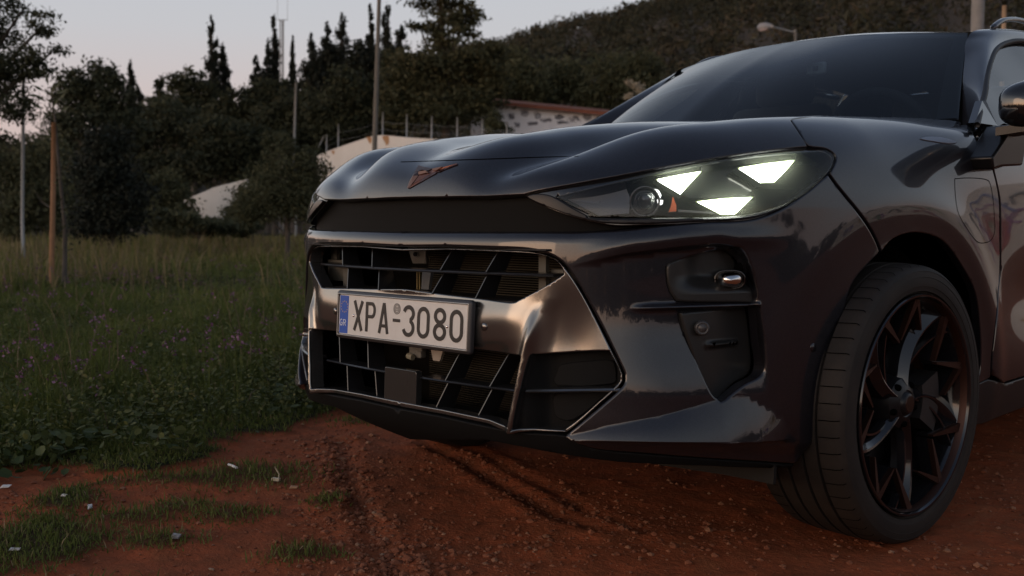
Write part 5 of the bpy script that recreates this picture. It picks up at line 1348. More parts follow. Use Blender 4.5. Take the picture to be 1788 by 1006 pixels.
# broad leaved weeds
def weeds(name, P, D, sz, hmax, nl, m=WEEDM):
    n = len(P); k = np.repeat(np.arange(n), nl); N_ = len(k)
    z0 = gz(P[:, 0], P[:, 1]); ph = rng.random(n)*hmax
    off = rng.normal(0, 1, (N_, 3))*np.array([.07, .07, .0]); z = z0[k]+ph[k]*rng.uniform(.2, 1, N_)
    c = np.stack([P[k, 0]+off[:, 0], P[k, 1]+off[:, 1], z+.01], 1); s = sz*rng.uniform(.5, 1.3, N_)*(1+.03*D[k])
    nrm = rng.normal(0, .55, (N_, 3))+[0, 0, 1]; nrm /= np.linalg.norm(nrm, axis=1)[:, None]
    t = np.cross(nrm, rng.normal(0, 1, (N_, 3))); t /= np.linalg.norm(t, axis=1)[:, None]; b = np.cross(nrm, t)
    V = []
    for x, y, q in ((-1, 0, 0), (-.35, .75, .12), (.6, .6, .1), (1, 0, 0), (.6, -.6, .1), (-.35, -.75, .12)):
        V.append(c+t*(x*s)[:, None]+b*(y*s)[:, None]+nrm*(q*s)[:, None])
    V = np.stack(V, 1).reshape(-1, 3); kk = np.arange(N_)[:, None]*6
    Fn = np.concatenate([kk+[0, 1, 2, 3], kk+[0, 3, 4, 5]])
    return soup(name, V, Fn, 4, m, np.repeat(np.clip(rng.normal(.45, .22, N_), 0, 1), 6), kind='stuff')
P, D = scatter(4200, 2.8, 16, -.60, .25, .9); P, D, g = keep_grass(P, D, .8); kp = fbm(P[:, 0], P[:, 1], .6, 3, 21) > .42; kp &= sdpoly(P, GP) > .10; P, D = P[kp], D[kp]
weeds('weeds', P, D, .011, .20, 14)
P, D = scatter(900, 2.9, 7, -.60, .20, .9); e_ = sdpoly(P, GP); kp = (e_ > .02) & (e_ < .55) & (fbm(P[:, 0], P[:, 1], .5, 2, 61) > .5); P, D = P[kp], D[kp]
weeds('rosette_weeds', P, D, .019, .10, 8, leafmat('pale_weed_leaves', [(0, (.035, .055, .018)), (.6, (.065, .085, .03)), (1, (.14, .15, .06))]))
# fine undergrowth: small leaves at all heights
P, D = scatter(36000, 2.7, 22, -.60, .25, .85); P, D, g = keep_grass(P, D, .75); ky = (sdpoly(P, GP) > rng.uniform(-.05, .35, len(P))) & (fbm(P[:, 0], P[:, 1], .45, 3, 90) > .40); P, D = P[ky], D[ky]
weeds('undergrowth', P, D, .0062, .24, 7)
# wild flowers
P, D = scatter(2400, 3.4, 18, -.60, .25, .8); P, D, g = keep_grass(P, D, .9); kp = (fbm(P[:, 0], P[:, 1], 1.1, 3, 33) > .50) & (sdpoly(P, GP) > .35); P, D = P[kp], D[kp]
n = len(P); hz_ = gz(P[:, 0], P[:, 1])+rng.uniform(.12, .34, n)
k = np.repeat(np.arange(n), 7); s = .0052*(1+.05*D[k])*rng.uniform(.7, 1.4, len(k)); c = np.stack([P[k, 0], P[k, 1], hz_[k]], 1)+rng.normal(0, .008, (len(k), 3))*(1+.05*D[k])[:, None]
nr = rng.normal(0, 1, (len(k), 3)); nr /= np.linalg.norm(nr, axis=1)[:, None]; t = np.cross(nr, rng.normal(0, 1, (len(k), 3))); t /= np.linalg.norm(t, axis=1)[:, None]; b = np.cross(nr, t)
V = np.stack([c-t*s[:, None], c+b*s[:, None]*.8, c+t*s[:, None], c-b*s[:, None]*.8], 1).reshape(-1, 3)
soup('wild_flowers', V, np.arange(len(k))[:, None]*4+[0, 1, 2, 3], 4, PETM, np.repeat(rng.random(len(k)), 4), kind='stuff')
blades('flower_stems', P, hz_-gz(P[:, 0], P[:, 1])+.01, .0022+.0003*D, np.full(n, .3), .02)

# ---- loose stones and crumbs of red earth
IC = np.array([(0, 0, 1), (.9, 0, .3), (.2, .85, .35), (-.75, .5, .3), (-.7, -.55, .35), (.3, -.9, .3), (.55, .5, -.45), (-.3, .7, -.5), (-.8, 0, -.4), (-.2, -.75, -.5), (.6, -.45, -.45)]); IF = [(0, 1, 2), (0, 2, 3), (0, 3, 4), (0, 4, 5), (0, 5, 1), (1, 6, 2), (2, 6, 7), (2, 7, 3), (3, 7, 8), (3, 8, 4), (4, 8, 9), (4, 9, 5), (5, 9, 10), (5, 10, 1), (1, 10, 6)]
def pebbles(name, P, S, m, tint):
    n = len(P); z = gz(P[:, 0], P[:, 1]); J_ = IC[None]*(1+rng.normal(0, .18, (n, len(IC), 3)))
    a = rng.uniform(0, 2*PI, n); ca, sa = np.cos(a), np.sin(a)
    x = J_[..., 0]*ca[:, None]-J_[..., 1]*sa[:, None]; y = J_[..., 0]*sa[:, None]+J_[..., 1]*ca[:, None]
    sc = S[:, None]; V = np.stack([P[:, :1]+x*sc*rng.uniform(.8, 1.3, (n, 1)), P[:, 1:2]+y*sc, z[:, None]+(J_[..., 2]*.6+.25)*sc], -1).reshape(-1, 3)
    Fn = (np.arange(n)[:, None, None]*len(IC)+np.array(IF)[None]).reshape(-1, 3)
    return soup(name, V, Fn, 3, m, np.repeat(tint, len(IC)), kind='stuff')
STM = leafmat('earth_crumbs', [(0, (.13, .042, .022)), (.5, (.21, .075, .038)), (.8, (.24, .12, .07)), (.93, (.28, .18, .12)), (1, (.40, .33, .25))], .95, 0)
P, D = scatter(52000, 1.75, 6, -.60, .60, .8); g = grassmask(P)
band_ = ground_at([(575, 760), (600, 850), (640, 930), (720, 1010)])[:, :2]; db = segdist(P, band_[:-1], band_[1:]); dr = segdist(P, RUT[:-1], RUT[1:]); d3 = segdist(P, ground_at([(700, 990), (900, 960), (1150, 940), (1300, 930)])[:3, :2], ground_at([(700, 990), (900, 960), (1150, 940), (1300, 930)])[1:, :2])
dens = .10+.9*np.exp(-(db/.16)**2)+.45*np.exp(-(dr/.16)**2)+.4*np.exp(-(d3/.12)**2)+.25*(fbm(P[:, 0], P[:, 1], .3, 2, 40) > .55)
kp = (rng.random(len(P)) < dens*.8) & (g < .5); P, D, db = P[kp], D[kp], db[kp]
S = .0018+.0036*rng.random(len(P))**2.5+(.008*rng.random(len(P))**6)+.008*np.exp(-(db/.13)**2)*rng.random(len(P))**3
pebbles('loose_gravel', P, S, STM, np.clip(rng.beta(2, 3, len(P))*1.0, 0, 1))
# ================================================================== TREES AND FAR THINGS
def ball(n, rad=1.0):
    v = rng.normal(0, 1, (n, 3)); v /= np.linalg.norm(v, axis=1)[:, None]; return v*(rng.random(n)**(1/2.2)*rad)[:, None]
def leafsoup(C_, s, flat=.8):
    """leaf sized quads at centres C_"""
    n = len(C_); nr = rng.normal(0, 1, (n, 3)); nr /= np.linalg.norm(nr, axis=1)[:, None]; t = np.cross(nr, rng.normal(0, 1, (n, 3))); t /= np.linalg.norm(t, axis=1)[:, None]; b = np.cross(nr, t)
    s = s*rng.uniform(.5, 1.4, n)[:, None] if np.isscalar(s) else s[:, None]
    V = np.stack([C_-t*s, C_+b*s*.45-nr*s*.2, C_+t*s, C_-b*s*.45-nr*s*.2], 1).reshape(-1, 3)
    return V, np.arange(n)[:, None]*4+[0, 1, 2, 3]
DARKL = leafmat('dark_evergreen_leaves', [(0, (.016, .021, .011)), (.5, (.034, .040, .020)), (1, (.068, .070, .034))], trans=.1)
OLIVL = leafmat('olive_leaves', [(0, (.032, .037, .018)), (.5, (.066, .070, .034)), (1, (.115, .115, .06))], trans=.2)
CYPL = leafmat('cypress_leaves', [(0, (.008, .011, .008)), (.6, (.017, .021, .013)), (1, (.030, .034, .02))], trans=.05)
PINEL = leafmat('pine_needles', [(0, (.024, .029, .014)), (.5, (.052, .054, .024)), (1, (.092, .082, .038))], trans=.1)
HILLL = leafmat('hill_forest_leaves', [(0, (.018, .020, .013)), (.4, (.032, .034, .020)), (.7, (.045, .042, .026)), (.9, (.064, .050, .034)), (1, (.07, .066, .04))], .9, 0)
BLOSL = leafmat('pale_blossom', [(0, (.20, .17, .12)), (1, (.45, .40, .30))], trans=.2)
BARK = mat('bark', (.045, .035, .028), rough=.9, var=(6, .3, (.09, .075, .06)), bump=(30, .6, .02))
def up_at(u, D):
    """ground point below image column u at depth D"""
    q = at_depth(u, 379, D); return np.array([q[0], q[1], 0.0])
def ztop(v, D): return .818+(379-v)*D/CAM_F
def plant(name, u, D, label, cat, group, clusters, nleaf, lsize, lm, trunk=None, tint=(.5, .22), sunk=0.0):
    """clusters: (du px, v px, ru px, rv px, weight) ellipsoids given as seen in the photograph"""
    b = up_at(u, D); b[2] = -.1; sc = D/CAM_F
    root = empty(name, tuple(b), label, cat, group)
    C_ = []; tt = []
    wsum = sum(c[4]*c[2]*c[3] for c in clusters)
    for du, v, ru, rv, wt in clusters:
        n = max(12, int(nleaf*1.5*wt*ru*rv/wsum)); cen = np.array([b[0], b[1], 0])+CR*du*sc; cen[2] = ztop(v, D)
        # sub-clumps give an uneven outline with gaps
        m = max(5, int(n/55)); sub = ball(m, 1.0); pick = rng.integers(0, m, n)
        q = sub[pick]+rng.normal(0, .24, (n, 3))*np.array([1, 1, .8])
        P = cen+np.outer(q[:, 0]*ru*sc, CR)+np.outer(q[:, 1]*ru*sc, CA*[1, 1, 0])+np.outer(q[:, 2]*rv*sc, [0, 0, 1.])
        C_.append(P); tt.append(np.clip(tint[0]+(rng.random(m)[pick]-.5)*.5+rng.normal(0, tint[1]*.5, n), 0, 1))
    C_ = np.concatenate(C_); tt = np.concatenate(tt); kz = C_[:, 2] > .02; C_, tt = C_[kz], tt[kz]
    V, Fn = leafsoup(C_, lsize); soup('crown', V, Fn, 4, lm, np.repeat(tt, 4), root)
    zt = max(c[1] for c in clusters); H_ = ztop(min(c[1] for c in clusters), D)
    r = trunk or H_*.02; mb = MB()
    p0 = b; mb.tube([p0, b+[.02*H_, .0, H_*.35], b+[-.01*H_, .02*H_, H_*.62], b+[0, 0, H_*.95]], [r*1.2, r, r*.7, r*.15], 7)
    for du, v, ru, rv, wt in clusters[:6]:
        cen = np.array([b[0], b[1], 0])+CR*du*sc; cen[2] = ztop(v, D)
        s_ = b+[0, 0, max(.2, min(cen[2]*.6, H_*.6))]; mb.tube([s_, (s_+cen)/2+[0, 0, .05*H_], cen], [r*.45, r*.3, r*.1], 5)
    mb.build('trunk', BARK, root, True)
    return root
def cypress(u, vt, vb, wpx, D, label, lean=0.0):
    n_ = 13; cl = []
    for i in range(n_):
        t = (i+.5)/n_; v = vt+(vb-vt)*t; prof = math.sin(min(1, t*1.5+.10)*PI/2)**.9*(1-.35*max(0, t-.6)/.4)
        cl.append((lean*(1-t)+rng.normal(0, wpx*.07), v, wpx/2*prof*rng.uniform(1.15, 1.75), (vb-vt)/n_*1.1, 1.0))
    return plant('cypress_tree', u, D, label, 'cypress', 'cypresses on the skyline', cl, 3800, .095*D/60, CYPL)
for a in [(235, 104, 260, 13, 62, 'small lone cypress rising from the dark trees at the far left'), (249, 150, 270, 14, 60, 'short stubby cypress just right of the small lone cypress'),
          (377, 36, 250, 22, 60, 'tall ragged cypress standing alone above the left skyline'), (396, 84, 260, 20, 61, 'shorter pointed cypress touching the right side of the tall ragged one'),
          (451, 106, 260, 22, 60, 'blunt dark cypress, first of the row left of the lattice mast'), (471, 80, 260, 18, 62, 'slim pointed cypress between the blunt one and the lattice mast'), (485, 28, 270, 15, 63, 'very slim tall cypress right behind the lattice mast'),
          (549, 64, 260, 18, 55, 'cypress with a hooked side twig at its top, right of the thin pale pole'), (574, 52, 260, 26, 54, 'broad cypress, second in the dense row left of the tall pole'), (602, 34, 262, 30, 53, 'tallest broad cypress in the dense row left of the tall pole'), (624, 82, 260, 26, 55, 'low ragged cypress filling the dip beside the tallest broad one'),
          (652, 20, 262, 18, 56, 'cypress standing behind the tall pole'), (681, 16, 262, 20, 52, 'tall thin cypress just right of the tall pole'), (702, 46, 240, 22, 53, 'cypress with upswept open branches, left of the big pine'),
          (515, 72, 250, 8, 60, 'needle thin leafless-looking cypress above the thin pale pole')]:
    cypress(*a)
TR = [
 ('pine_tree', 168, 36, 'round dark pine with a domed crown at the far left skyline', 'pine', [(0, 135, 42, 30, 1), (-35, 165, 38, 32, 1), (38, 170, 36, 34, 1), (0, 200, 60, 40, 1), (-50, 215, 40, 40, .8), (50, 225, 40, 40, .8)], 7000, .085, DARKL),
 ('evergreen_bush', 195, 21, 'very dark dense rounded bush behind the wooden stake', 'bush', [(0, 250, 40, 35, 1), (-10, 300, 58, 50, 1), (15, 350, 60, 50, 1), (-15, 385, 58, 35, 1)], 7500, .05, CYPL),
 ('evergreen_tree', 75, 30, 'leafy olive-green tree filling the gap left of the wooden stake', 'tree', [(0, 265, 60, 40, 1), (-50, 300, 50, 50, 1), (-10, 345, 70, 50, 1), (-55, 385, 60, 40, 1), (30, 390, 40, 30, 1)], 6500, .07, OLIVL),
 ('conifer_tree', 283, 58, 'small conifer with a ragged tip on the left skyline', 'tree', [(0, 150, 10, 18, 1), (0, 175, 20, 18, 1), (0, 200, 26, 25, 1)], 2200, .11, DARKL),
 ('broad_tree', 338, 56, 'bushy tree with a bumpy top between the small conifer and the tall ragged cypress', 'tree', [(-5, 150, 30, 26, 1), (-20, 180, 30, 25, 1), (14, 142, 12, 18, .8), (28, 165, 24, 24, 1), (0, 205, 50, 35, 1)], 5200, .12, DARKL),
 ('broad_tree', 425, 55, 'low dark tree below the blunt cypress', 'tree', [(0, 185, 32, 30, 1), (-30, 205, 30, 30, 1), (30, 200, 26, 34, 1), (0, 240, 50, 30, 1)], 5200, .12, DARKL),
 ('broad_tree', 300, 44, 'wide dark tree mass below the small conifer', 'tree', [(0, 215, 60, 38, 1), (-55, 235, 40, 36, 1), (50, 240, 50, 36, 1), (0, 285, 75, 40, 1)], 7500, .10, DARKL),
 ('broad_tree', 395, 42, 'wide dark tree above the left end of the pale wall', 'tree', [(0, 235, 55, 35, 1), (45, 255, 50, 36, 1), (-20, 285, 60, 34, 1), (50, 300, 40, 26, .8)], 7500, .10, DARKL),
 ('broad_tree', 520, 48, 'dark tree crowding the foot of the cypress row', 'tree', [(0, 190, 34, 40, 1), (-40, 215, 34, 34, 1), (34, 200, 36, 50, 1), (0, 245, 50, 30, 1), (70, 215, 36, 40, 1)], 7500, .11, DARKL),
 ('broad_tree', 615, 46, 'dark tree behind the pale wall, left of the tall pole', 'tree', [(0, 165, 40, 45, 1), (-35, 205, 40, 34, 1), (40, 190, 36, 45, 1), (0, 232, 55, 26, 1)], 7500, .11, DARKL),
 ('broad_tree', 560, 52, 'dark evergreen filling the gap below the cypress with the hooked side twig', 'tree', [(0, 120, 26, 34, 1), (22, 105, 18, 28, .8), (0, 165, 40, 34, 1)], 4500, .11, CYPL),
 ('broad_tree', 640, 52, 'dark evergreen mass directly behind the tall weathered pole', 'tree', [(0, 110, 26, 36, 1), (-24, 130, 22, 30, 1), (24, 120, 20, 34, 1), (0, 165, 44, 34, 1)], 5500, .11, CYPL),
 ('broad_tree', 690, 50, 'dark evergreen between the upswept cypress and the big pine', 'tree', [(0, 120, 26, 34, 1), (20, 140, 24, 30, 1), (0, 175, 40, 34, 1)], 4500, .11, DARKL),
 ('broad_tree', 480, 56, 'dark evergreen mass at the foot of the lattice mast', 'tree', [(0, 165, 30, 30, 1), (-22, 175, 24, 28, 1), (25, 170, 20, 30, 1)], 4000, .11, DARKL),
 ('leafy_bush', 390, 25, 'dense low bush right under the lower pale wall section', 'bush', [(0, 392, 36, 16, 1), (-40, 396, 28, 14, 1), (36, 396, 28, 16, 1)], 3600, .045, OLIVL),
 ('leafy_bush', 320, 26, 'dense low bush below the pale wall end, next to the dry twigs', 'bush', [(0, 395, 34, 16, 1), (-30, 392, 26, 16, 1)], 2600, .045, OLIVL),
 ('pine_tree', 775, 44, 'big pine with a tall open crown rising above everything near the middle', 'pine', [(-10, 5, 44, 20, 1), (-5, -22, 40, 20, 1), (42, 25, 26, 22, 1), (-38, 50, 26, 14, 1), (12, 45, 40, 24, 1), (-5, 72, 36, 14, .6), (45, 60, 22, 14, .7),
   (10, 105, 60, 34, 1.1), (-48, 120, 40, 34, 1.1), (72, 95, 45, 22, 1.1), (70, 130, 44, 34, 1.1), (-75, 150, 34, 36, 1), (-20, 160, 60, 36, 1.1), (60, 168, 50, 30, 1.1), (100, 150, 26, 24, .8), (0, 200, 70, 26, 1), (-70, 200, 44, 30, 1), (60, 200, 34, 16, .8)], 17000, .095, PINEL),
 ('broad_tree', 905, 60, 'olive-green tree to the right of the big pine, above the graffitied building', 'tree', [(0, 130, 34, 40, 1), (25, 160, 36, 30, 1), (-25, 165, 34, 26, 1)], 3800, .13, OLIVL),
 ('broad_tree', 985, 62, 'grey-green tree above the red roof of the graffitied building', 'tree', [(0, 140, 42, 36, 1), (35, 165, 34, 26, 1), (-35, 165, 32, 24, 1)], 4000, .13, OLIVL),
 ('broad_tree', 1070, 60, 'bushy green tree next to the far windscreen pillar', 'tree', [(0, 130, 50, 38, 1), (30, 160, 44, 34, 1), (-25, 175, 34, 30, 1), (50, 120, 34, 30, 1)], 4600, .13, OLIVL),
 ('roundish_bush', 865, 40, 'small clipped rounded bush in front of the graffitied building', 'bush', [(0, 212, 17, 16, 1), (3, 226, 22, 14, 1)], 1600, .055, OLIVL),
 ('blossom_shrub', 1106, 34, 'pale blossoming shrub beside the far windscreen pillar', 'shrub', [(0, 152, 15, 12, 1), (-6, 172, 12, 14, .8)], 420, .05, BLOSL),
 ('leafy_bush', 500, 19, 'large loose green bush in front of the pale wall', 'bush', [(0, 300, 55, 45, 1), (-30, 340, 60, 40, 1), (25, 350, 50, 45, 1), (-65, 360, 30, 30, .8), (0, 255, 25, 30, .7), (-25, 250, 16, 26, .5), (45, 300, 28, 40, .9)], 9000, .034, OLIVL),
 ('leafy_bush', 345, 24, 'low scrubby bush below the left end of the pale wall', 'bush', [(-22, 380, 30, 14, 1), (20, 386, 30, 12, 1), (-60, 376, 26, 20, .8), (-30, 364, 8, 12, .5)], 2600, .045, OLIVL),
 ('leafy_bush', 440, 26, 'small scrubby bush hiding the corner of the low pale wall', 'bush', [(0, 340, 26, 26, 1), (-24, 372, 30, 18, 1), (18, 372, 26, 20, 1)], 3200, .045, OLIVL),
 ('leafy_bush', 290, 30, 'mid-green bush left of the pale wall with dry twigs', 'bush', [(0, 330, 34, 34, 1), (-26, 365, 30, 24, 1), (26, 360, 30, 24, .8)], 3600, .06, OLIVL),
]
for nm, u, D, lb, ct, cl, nl, ls, lm in TR:
    plant(nm, u, D, lb, ct, {'pine': 'pines among the far trees', 'bush': 'bushes at the far side of the field', 'tree': 'evergreen trees behind the field', 'shrub': None}[ct], cl, nl, ls, lm)
# near tree whose branches hang into the top left corner
near = plant('olive_tree', -60, 13.5, 'tree at the left edge whose leafy branches hang into the top left corner', 'tree', None,
      [(75, 60, 40, 22, .8), (110, 20, 40, 22, .6), (145, 45, 36, 24, .7), (160, 90, 34, 14, .5), (100, 100, 50, 26, 1), (60, 130, 55, 30, 1.1), (120, 130, 46, 18, .9), (140, 105, 36, 16, .7), (60, 20, 40, 50, .5), (75, 175, 45, 30, 1), (110, 205, 26, 30, .6), (0, 80, 70, 110, 1), (60, 235, 30, 26, .6)], 9500, .028, DARKL, .11)
# ---- poles, mast and lamp
def pole_pts(uvs, D): return [at_depth(u, v, D) for u, v in uvs]
GALV = mat('galvanised_pole', (.30, .31, .31), rough=.55, var=(8, .3, (.22, .225, .22)))
CONC = mat('concrete_pole', (.26, .25, .235), rough=.85, var=(10, .3, (.19, .18, .17)))
OLDW = mat('weathered_pole', (.16, .145, .12), rough=.8, var=(14, .3, (.10, .09, .075)))
WOODM = mat('raw_wood_stake', (.30, .155, .075), rough=.8, var=(16, .3, (.20, .10, .05)), bump=(60, .5, .004))
def pole(name, uvs, D, r, m, label, cat='pole', extend=True):
    pts = pole_pts(uvs, D)
    if extend: b = pts[-1].copy(); b[2] = -.05; pts.append(b)
    o = MB().tube(pts, r, 10).build(name, m, None, True, origin=pts[-1]); return tag(o, label, cat)
pole('utility_pole', [(665, -60), (662, 0), (658, 130), (654, 262)], 24, [.040, .045, .052, .058, .06], OLDW, 'tall weathered wooden pole rising out of frame in front of the cypress row')
pole('metal_pole', [(517, 145), (514, 255)], 45, .055, GALV, 'thin pale metal pole standing among trees right of the lattice mast')
pole('metal_pole', [(41, 138), (39, 385)], 19, .032, GALV, 'pale metal post at the far left edge behind foliage')
pole('concrete_pole', [(1711, -120), (1708, 0), (1706, 60)], 14, .082, CONC, 'thick grey concrete pole above the car roof near the right edge')
pole('wooden_post', [(1754, 10), (1752, 60)], 12.5, .026, mat('pale_wood', (.42, .30, .20), rough=.8), 'short pale wooden post top above the roof rail at the right edge', 'post')
b0 = up_at(1389, 55); lamp = empty('street_lamp', tuple(b0), 'street lamp with one horizontal arm and a cobra head over the car roof', 'street lamp')
MB().tube([b0, at_depth(1389, 52, 55)], .07, 8).build('lamp_pole', GALV, lamp, True)
MB().tube([at_depth(1389, 53, 55), at_depth(1384, 56, 55), at_depth(1345, 46, 55)], .045, 8).build('lamp_arm', GALV, lamp, True)
V = []; Fc = []
hd = [at_depth(u, v, 55) for u, v in ((1350, 47), (1344, 46), (1336, 46), (1328, 47), (1322, 49))]
mbh = MB().tube(hd, [.05, .11, .15, .15, .05], 10, flat=1.3); mbh.build('lamp_head', mat('lamp_head_grey', (.32, .31, .30), rough=.4), lamp, True)
MB().tube([at_depth(u, v, 55)-[0, 0, .08] for u, v in ((1341, 47), (1335, 48.5), (1328, 49.5), (1324, 50))], [.05, .12, .11, .04], 10).build('lamp_glass', mat('lamp_glass_pale', (.45, .36, .33), rough=.2), lamp, True)
mr_ = up_at(489, 58); mast = empty('lattice_mast', tuple(mr_), 'slim lattice radio mast with two thin antenna rods on top', 'mast')
sc_ = 58/CAM_F; legs_ = []
for k, (du, dd) in enumerate(((-3.4, 0), (3.4, 0), (0, .22))):
    bt = at_depth(488+du, 230, 58)+CA*dd; tp = at_depth(492+du*.9, 34, 58)+CA*dd; bt2 = bt.copy(); bt2[2] = 0; legs_.append((bt2, tp)); MB().tube([bt2, tp], .028, 6).build('mast_leg', GALV, mast)
br = MB()
for i in range(60):
    for a, c in ((0, 1), (1, 2), (2, 0)):
        t0, t1 = i/60, (i+1)/60; br.tube([legs_[a][0]+(legs_[a][1]-legs_[a][0])*t0, legs_[c][0]+(legs_[c][1]-legs_[c][0])*t1], .014, 4, caps=False)
br.build('mast_bracing', GALV, mast)
for u_, v0, v1 in ((484.5, -20, 35), (502, -25, 36)): MB().tube([at_depth(u_, v1, 58), at_depth(u_, v0, 58)], .010, 5).build('antenna_rod', GALV, mast)
MB().tube([at_depth(484.5, 35, 58), at_depth(502, 35, 58)], .02, 5).build('antenna_bar', GALV, mast)
# ---- pale boundary wall with rust stains and a wire fence on top
STUC = mat('pale_wall_render', (.68, .665, .63), rough=.9, var=(1.2, .3, (.56, .54, .50)), bump=(15, .4, .01))
RUST = mat('rust_stain', (.42, .19, .07), rough=.9, var=(5, .3, (.46, .30, .17)))
DW = 30.0
def wallpoly(name, top_, D0, D1, label, th=.25, zb=-.1):
    """wall whose top edge runs through these photo points, depth sliding from D0 to D1"""
    n = len(top_); Ds = np.linspace(D0, D1, n); T_ = [at_depth(u, v, d) for (u, v), d in zip(top_, Ds)]; mb = MB(); V = []
    for q in T_:
        for (dz, dd) in ((0, 0), (0, th), (None, th), (None, 0)):
            p_ = q+np.array([CA[0], CA[1], 0])*dd; p_ = p_.copy(); 
            if dz is None: p_[2] = zb
            V.append(p_)
    Fc = [(4*i+j, 4*i+(j+1) % 4, 4*i+4+(j+1) % 4, 4*i+4+j) for i in range(n-1) for j in range(4)]+[(0, 1, 2, 3), tuple(range(4*n-1, 4*n-5, -1))]
    o = mb.add(V, Fc).build(name, STUC); return tag(o, label, 'wall')
wl = wallpoly('boundary_wall', [(553, 272), (575, 263), (612, 250), (648, 238), (668, 236), (712, 240), (760, 243), (900, 248), (1000, 252)], 36, 27, 'long pale rendered wall with rust stains, its top stepping down to the left, behind the hood')
wallpoly('boundary_wall', [(306, 356), (339, 342), (372, 328), (388, 323.5), (415, 317), (430, 313)], 34, 31, 'lower pale wall section half hidden by bushes at the left', zb=.62)
for (uc, v0, wpx, hpx) in ((648, 239, 9, 10), (678, 237.5, 12, 14), (583, 263, 5, 6)):
    n = 14; ins = [(uc+wpx*(math.cos(2*PI*k/n))*(1+.2*math.sin(5*k)), v0+hpx*max(0, math.sin(2*PI*k/n+.0))*(1+.3*math.cos(3*k))) for k in range(n)]
    Dk = np.interp(uc, [553, 575, 612, 648, 668, 712], np.linspace(36, 27, 9)[:6])-.03
    pts = [at_depth(a, b_, Dk) for a, b_ in ins]; o = link('rust_stain', pts, [tuple(range(n))], RUST, wl, False)
fen = empty('wire_fence', tuple(up_at(700, 31)), 'wire fence of thin steel posts standing on top of the pale wall', 'fence')
FP = [(570, 235, 266), (590.5, 217, 258), (668, 196, 238), (710, 199.5, 242), (753.5, 203, 243), (798, 205, 246), (842, 208, 248), (885, 213, 250)]
tops_ = []
for u, v0, v1 in FP:
    Dk = float(np.interp(u, [553, 575, 612, 648, 668, 712, 760, 900, 1000], np.linspace(36, 27, 9)))+.1
    a, b_ = at_depth(u, v1, Dk), at_depth(u+.5, v0, Dk); tops_.append((a, b_)); MB().tube([a, b_], .022, 6).build('fence_post', GALV, fen, True)
a = at_depth(566, 237, 36.1); b_ = at_depth(551, 268, 36.1); MB().tube([a, b_], .018, 6).build('fence_brace', GALV, fen, True)
for f_ in (.62, .3):
    wr_ = MB()
    for i in range(len(tops_)-1):
        A = tops_[i][0]+(tops_[i][1]-tops_[i][0])*f_; B_ = tops_[i+1][0]+(tops_[i+1][1]-tops_[i+1][0])*f_
        wr_.tube([A, (A+B_)/2-[0, 0, .04], B_], .0025, 4, caps=False)
    wr_.build('fence_wire', GALV, fen)
# ---- graffitied building with a red tiled roof
bl = empty('graffitied_building', tuple(up_at(930, 46)), 'low pale building covered in graffiti with a red tiled roof', 'building')
GD = 46
def bpt(u, v, dd=0.0): return at_depth(u, v, GD+dd)
WHW = mat('painted_wall_grey', (.78, .78, .79), rough=.9, var=(2.5, .3, (.66, .66, .67)))
def wallq(uv, dd, th): P = [bpt(u, v, dd) for u, v in uv]; return MB().prism(P, np.array([CA[0], CA[1], 0])*th)
wallq([(862, 182), (862, 270), (1060, 270), (1060, 202)], 0, 4).build('wall', WHW, bl)
wallq([(822, 270), (822, 209), (861.5, 183), (861.5, 270)], .5, 4).build('gable_wall', WHW, bl)
wallq([(859, 179.5), (859, 182.5), (1064, 202.5), (1064, 199.5)], -.35, .4).build('eaves_board', mat('eaves_pale', (.45, .43, .40), rough=.8), bl)
rw = np.array([bpt(859, 179, -.4), bpt(1064, 199, -.4), bpt(1064, 199, 2.6)+[0, 0, .12], bpt(859, 179, 2.6)+[0, 0, .12]])
roofo = MB().add(list(rw)+list(rw-[0, 0, .08]), [(0, 1, 2, 3), (7, 6, 5, 4), (0, 4, 5, 1), (1, 5, 6, 2), (2, 6, 7, 3), (3, 7, 4, 0)]).build('roof', mat('roof_deck', (.20, .07, .04), rough=.9), bl)
TILE = mat('roof_tile_red', (.30, .095, .045), rough=.85, var=(1.5, .35, (.20, .07, .04)))
tm = bpy.data.meshes.new('tile_row'); 
for i in range(46):
    t = (i+.5)/46; A = rw[0]+(rw[1]-rw[0])*t; B_ = rw[3]+(rw[2]-rw[3])*t; MB().tube([A+[0, 0, .03], B_+[0, 0, .03]], .055, 6).build('roof_tile_row', TILE, roofo)
GRF = mat('graffiti_paint', (.15, .15, .17), rough=.8, var=(3, .3, (.34, .34, .36)))
gr_ = MB(); rg = np.random.default_rng(5)
for (u0, v0, w_, h_) in ((895, 203, 12, 11), (918, 199, 14, 12), (940, 201, 10, 12), (956, 210, 20, 6), (978, 204, 16, 8), (1003, 208, 22, 10), (1025, 206, 14, 10), (902, 218, 10, 8), (930, 216, 18, 6), (845, 215, 14, 12), (985, 214, 22, 5)):
    gr_ = MB()
    for s in range(4):
        f1, f2, p1, p2 = rg.uniform(.6, 2.6), rg.uniform(.8, 3.2), rg.uniform(0, 6), rg.uniform(0, 6); ox, oy = rg.uniform(-.25, .25)*w_, rg.uniform(-.2, .2)*h_; thk = rg.uniform(.008, .030)
        c = [(u0+ox+w_*.42*math.cos(a*f1+p1)*rg.uniform(.7, 1.1), v0+oy+h_*.42*math.sin(a*f2+p2)*rg.uniform(.7, 1.1)) for a in np.linspace(0, 3.6, 9)]
        for i in range(8):
            A = bpt(*c[i], -.012 if u0 > 860 else .48); B_ = bpt(*c[i+1], -.012 if u0 > 860 else .48); d = B_-A; L_ = np.linalg.norm(d)+1e-6; s_ = np.cross(d/L_, CA)*thk
            gr_.add([A-s_, A+s_, B_+s_, B_-s_], [(0, 1, 2, 3)])
    gr_.build('graffiti', GRF, bl)

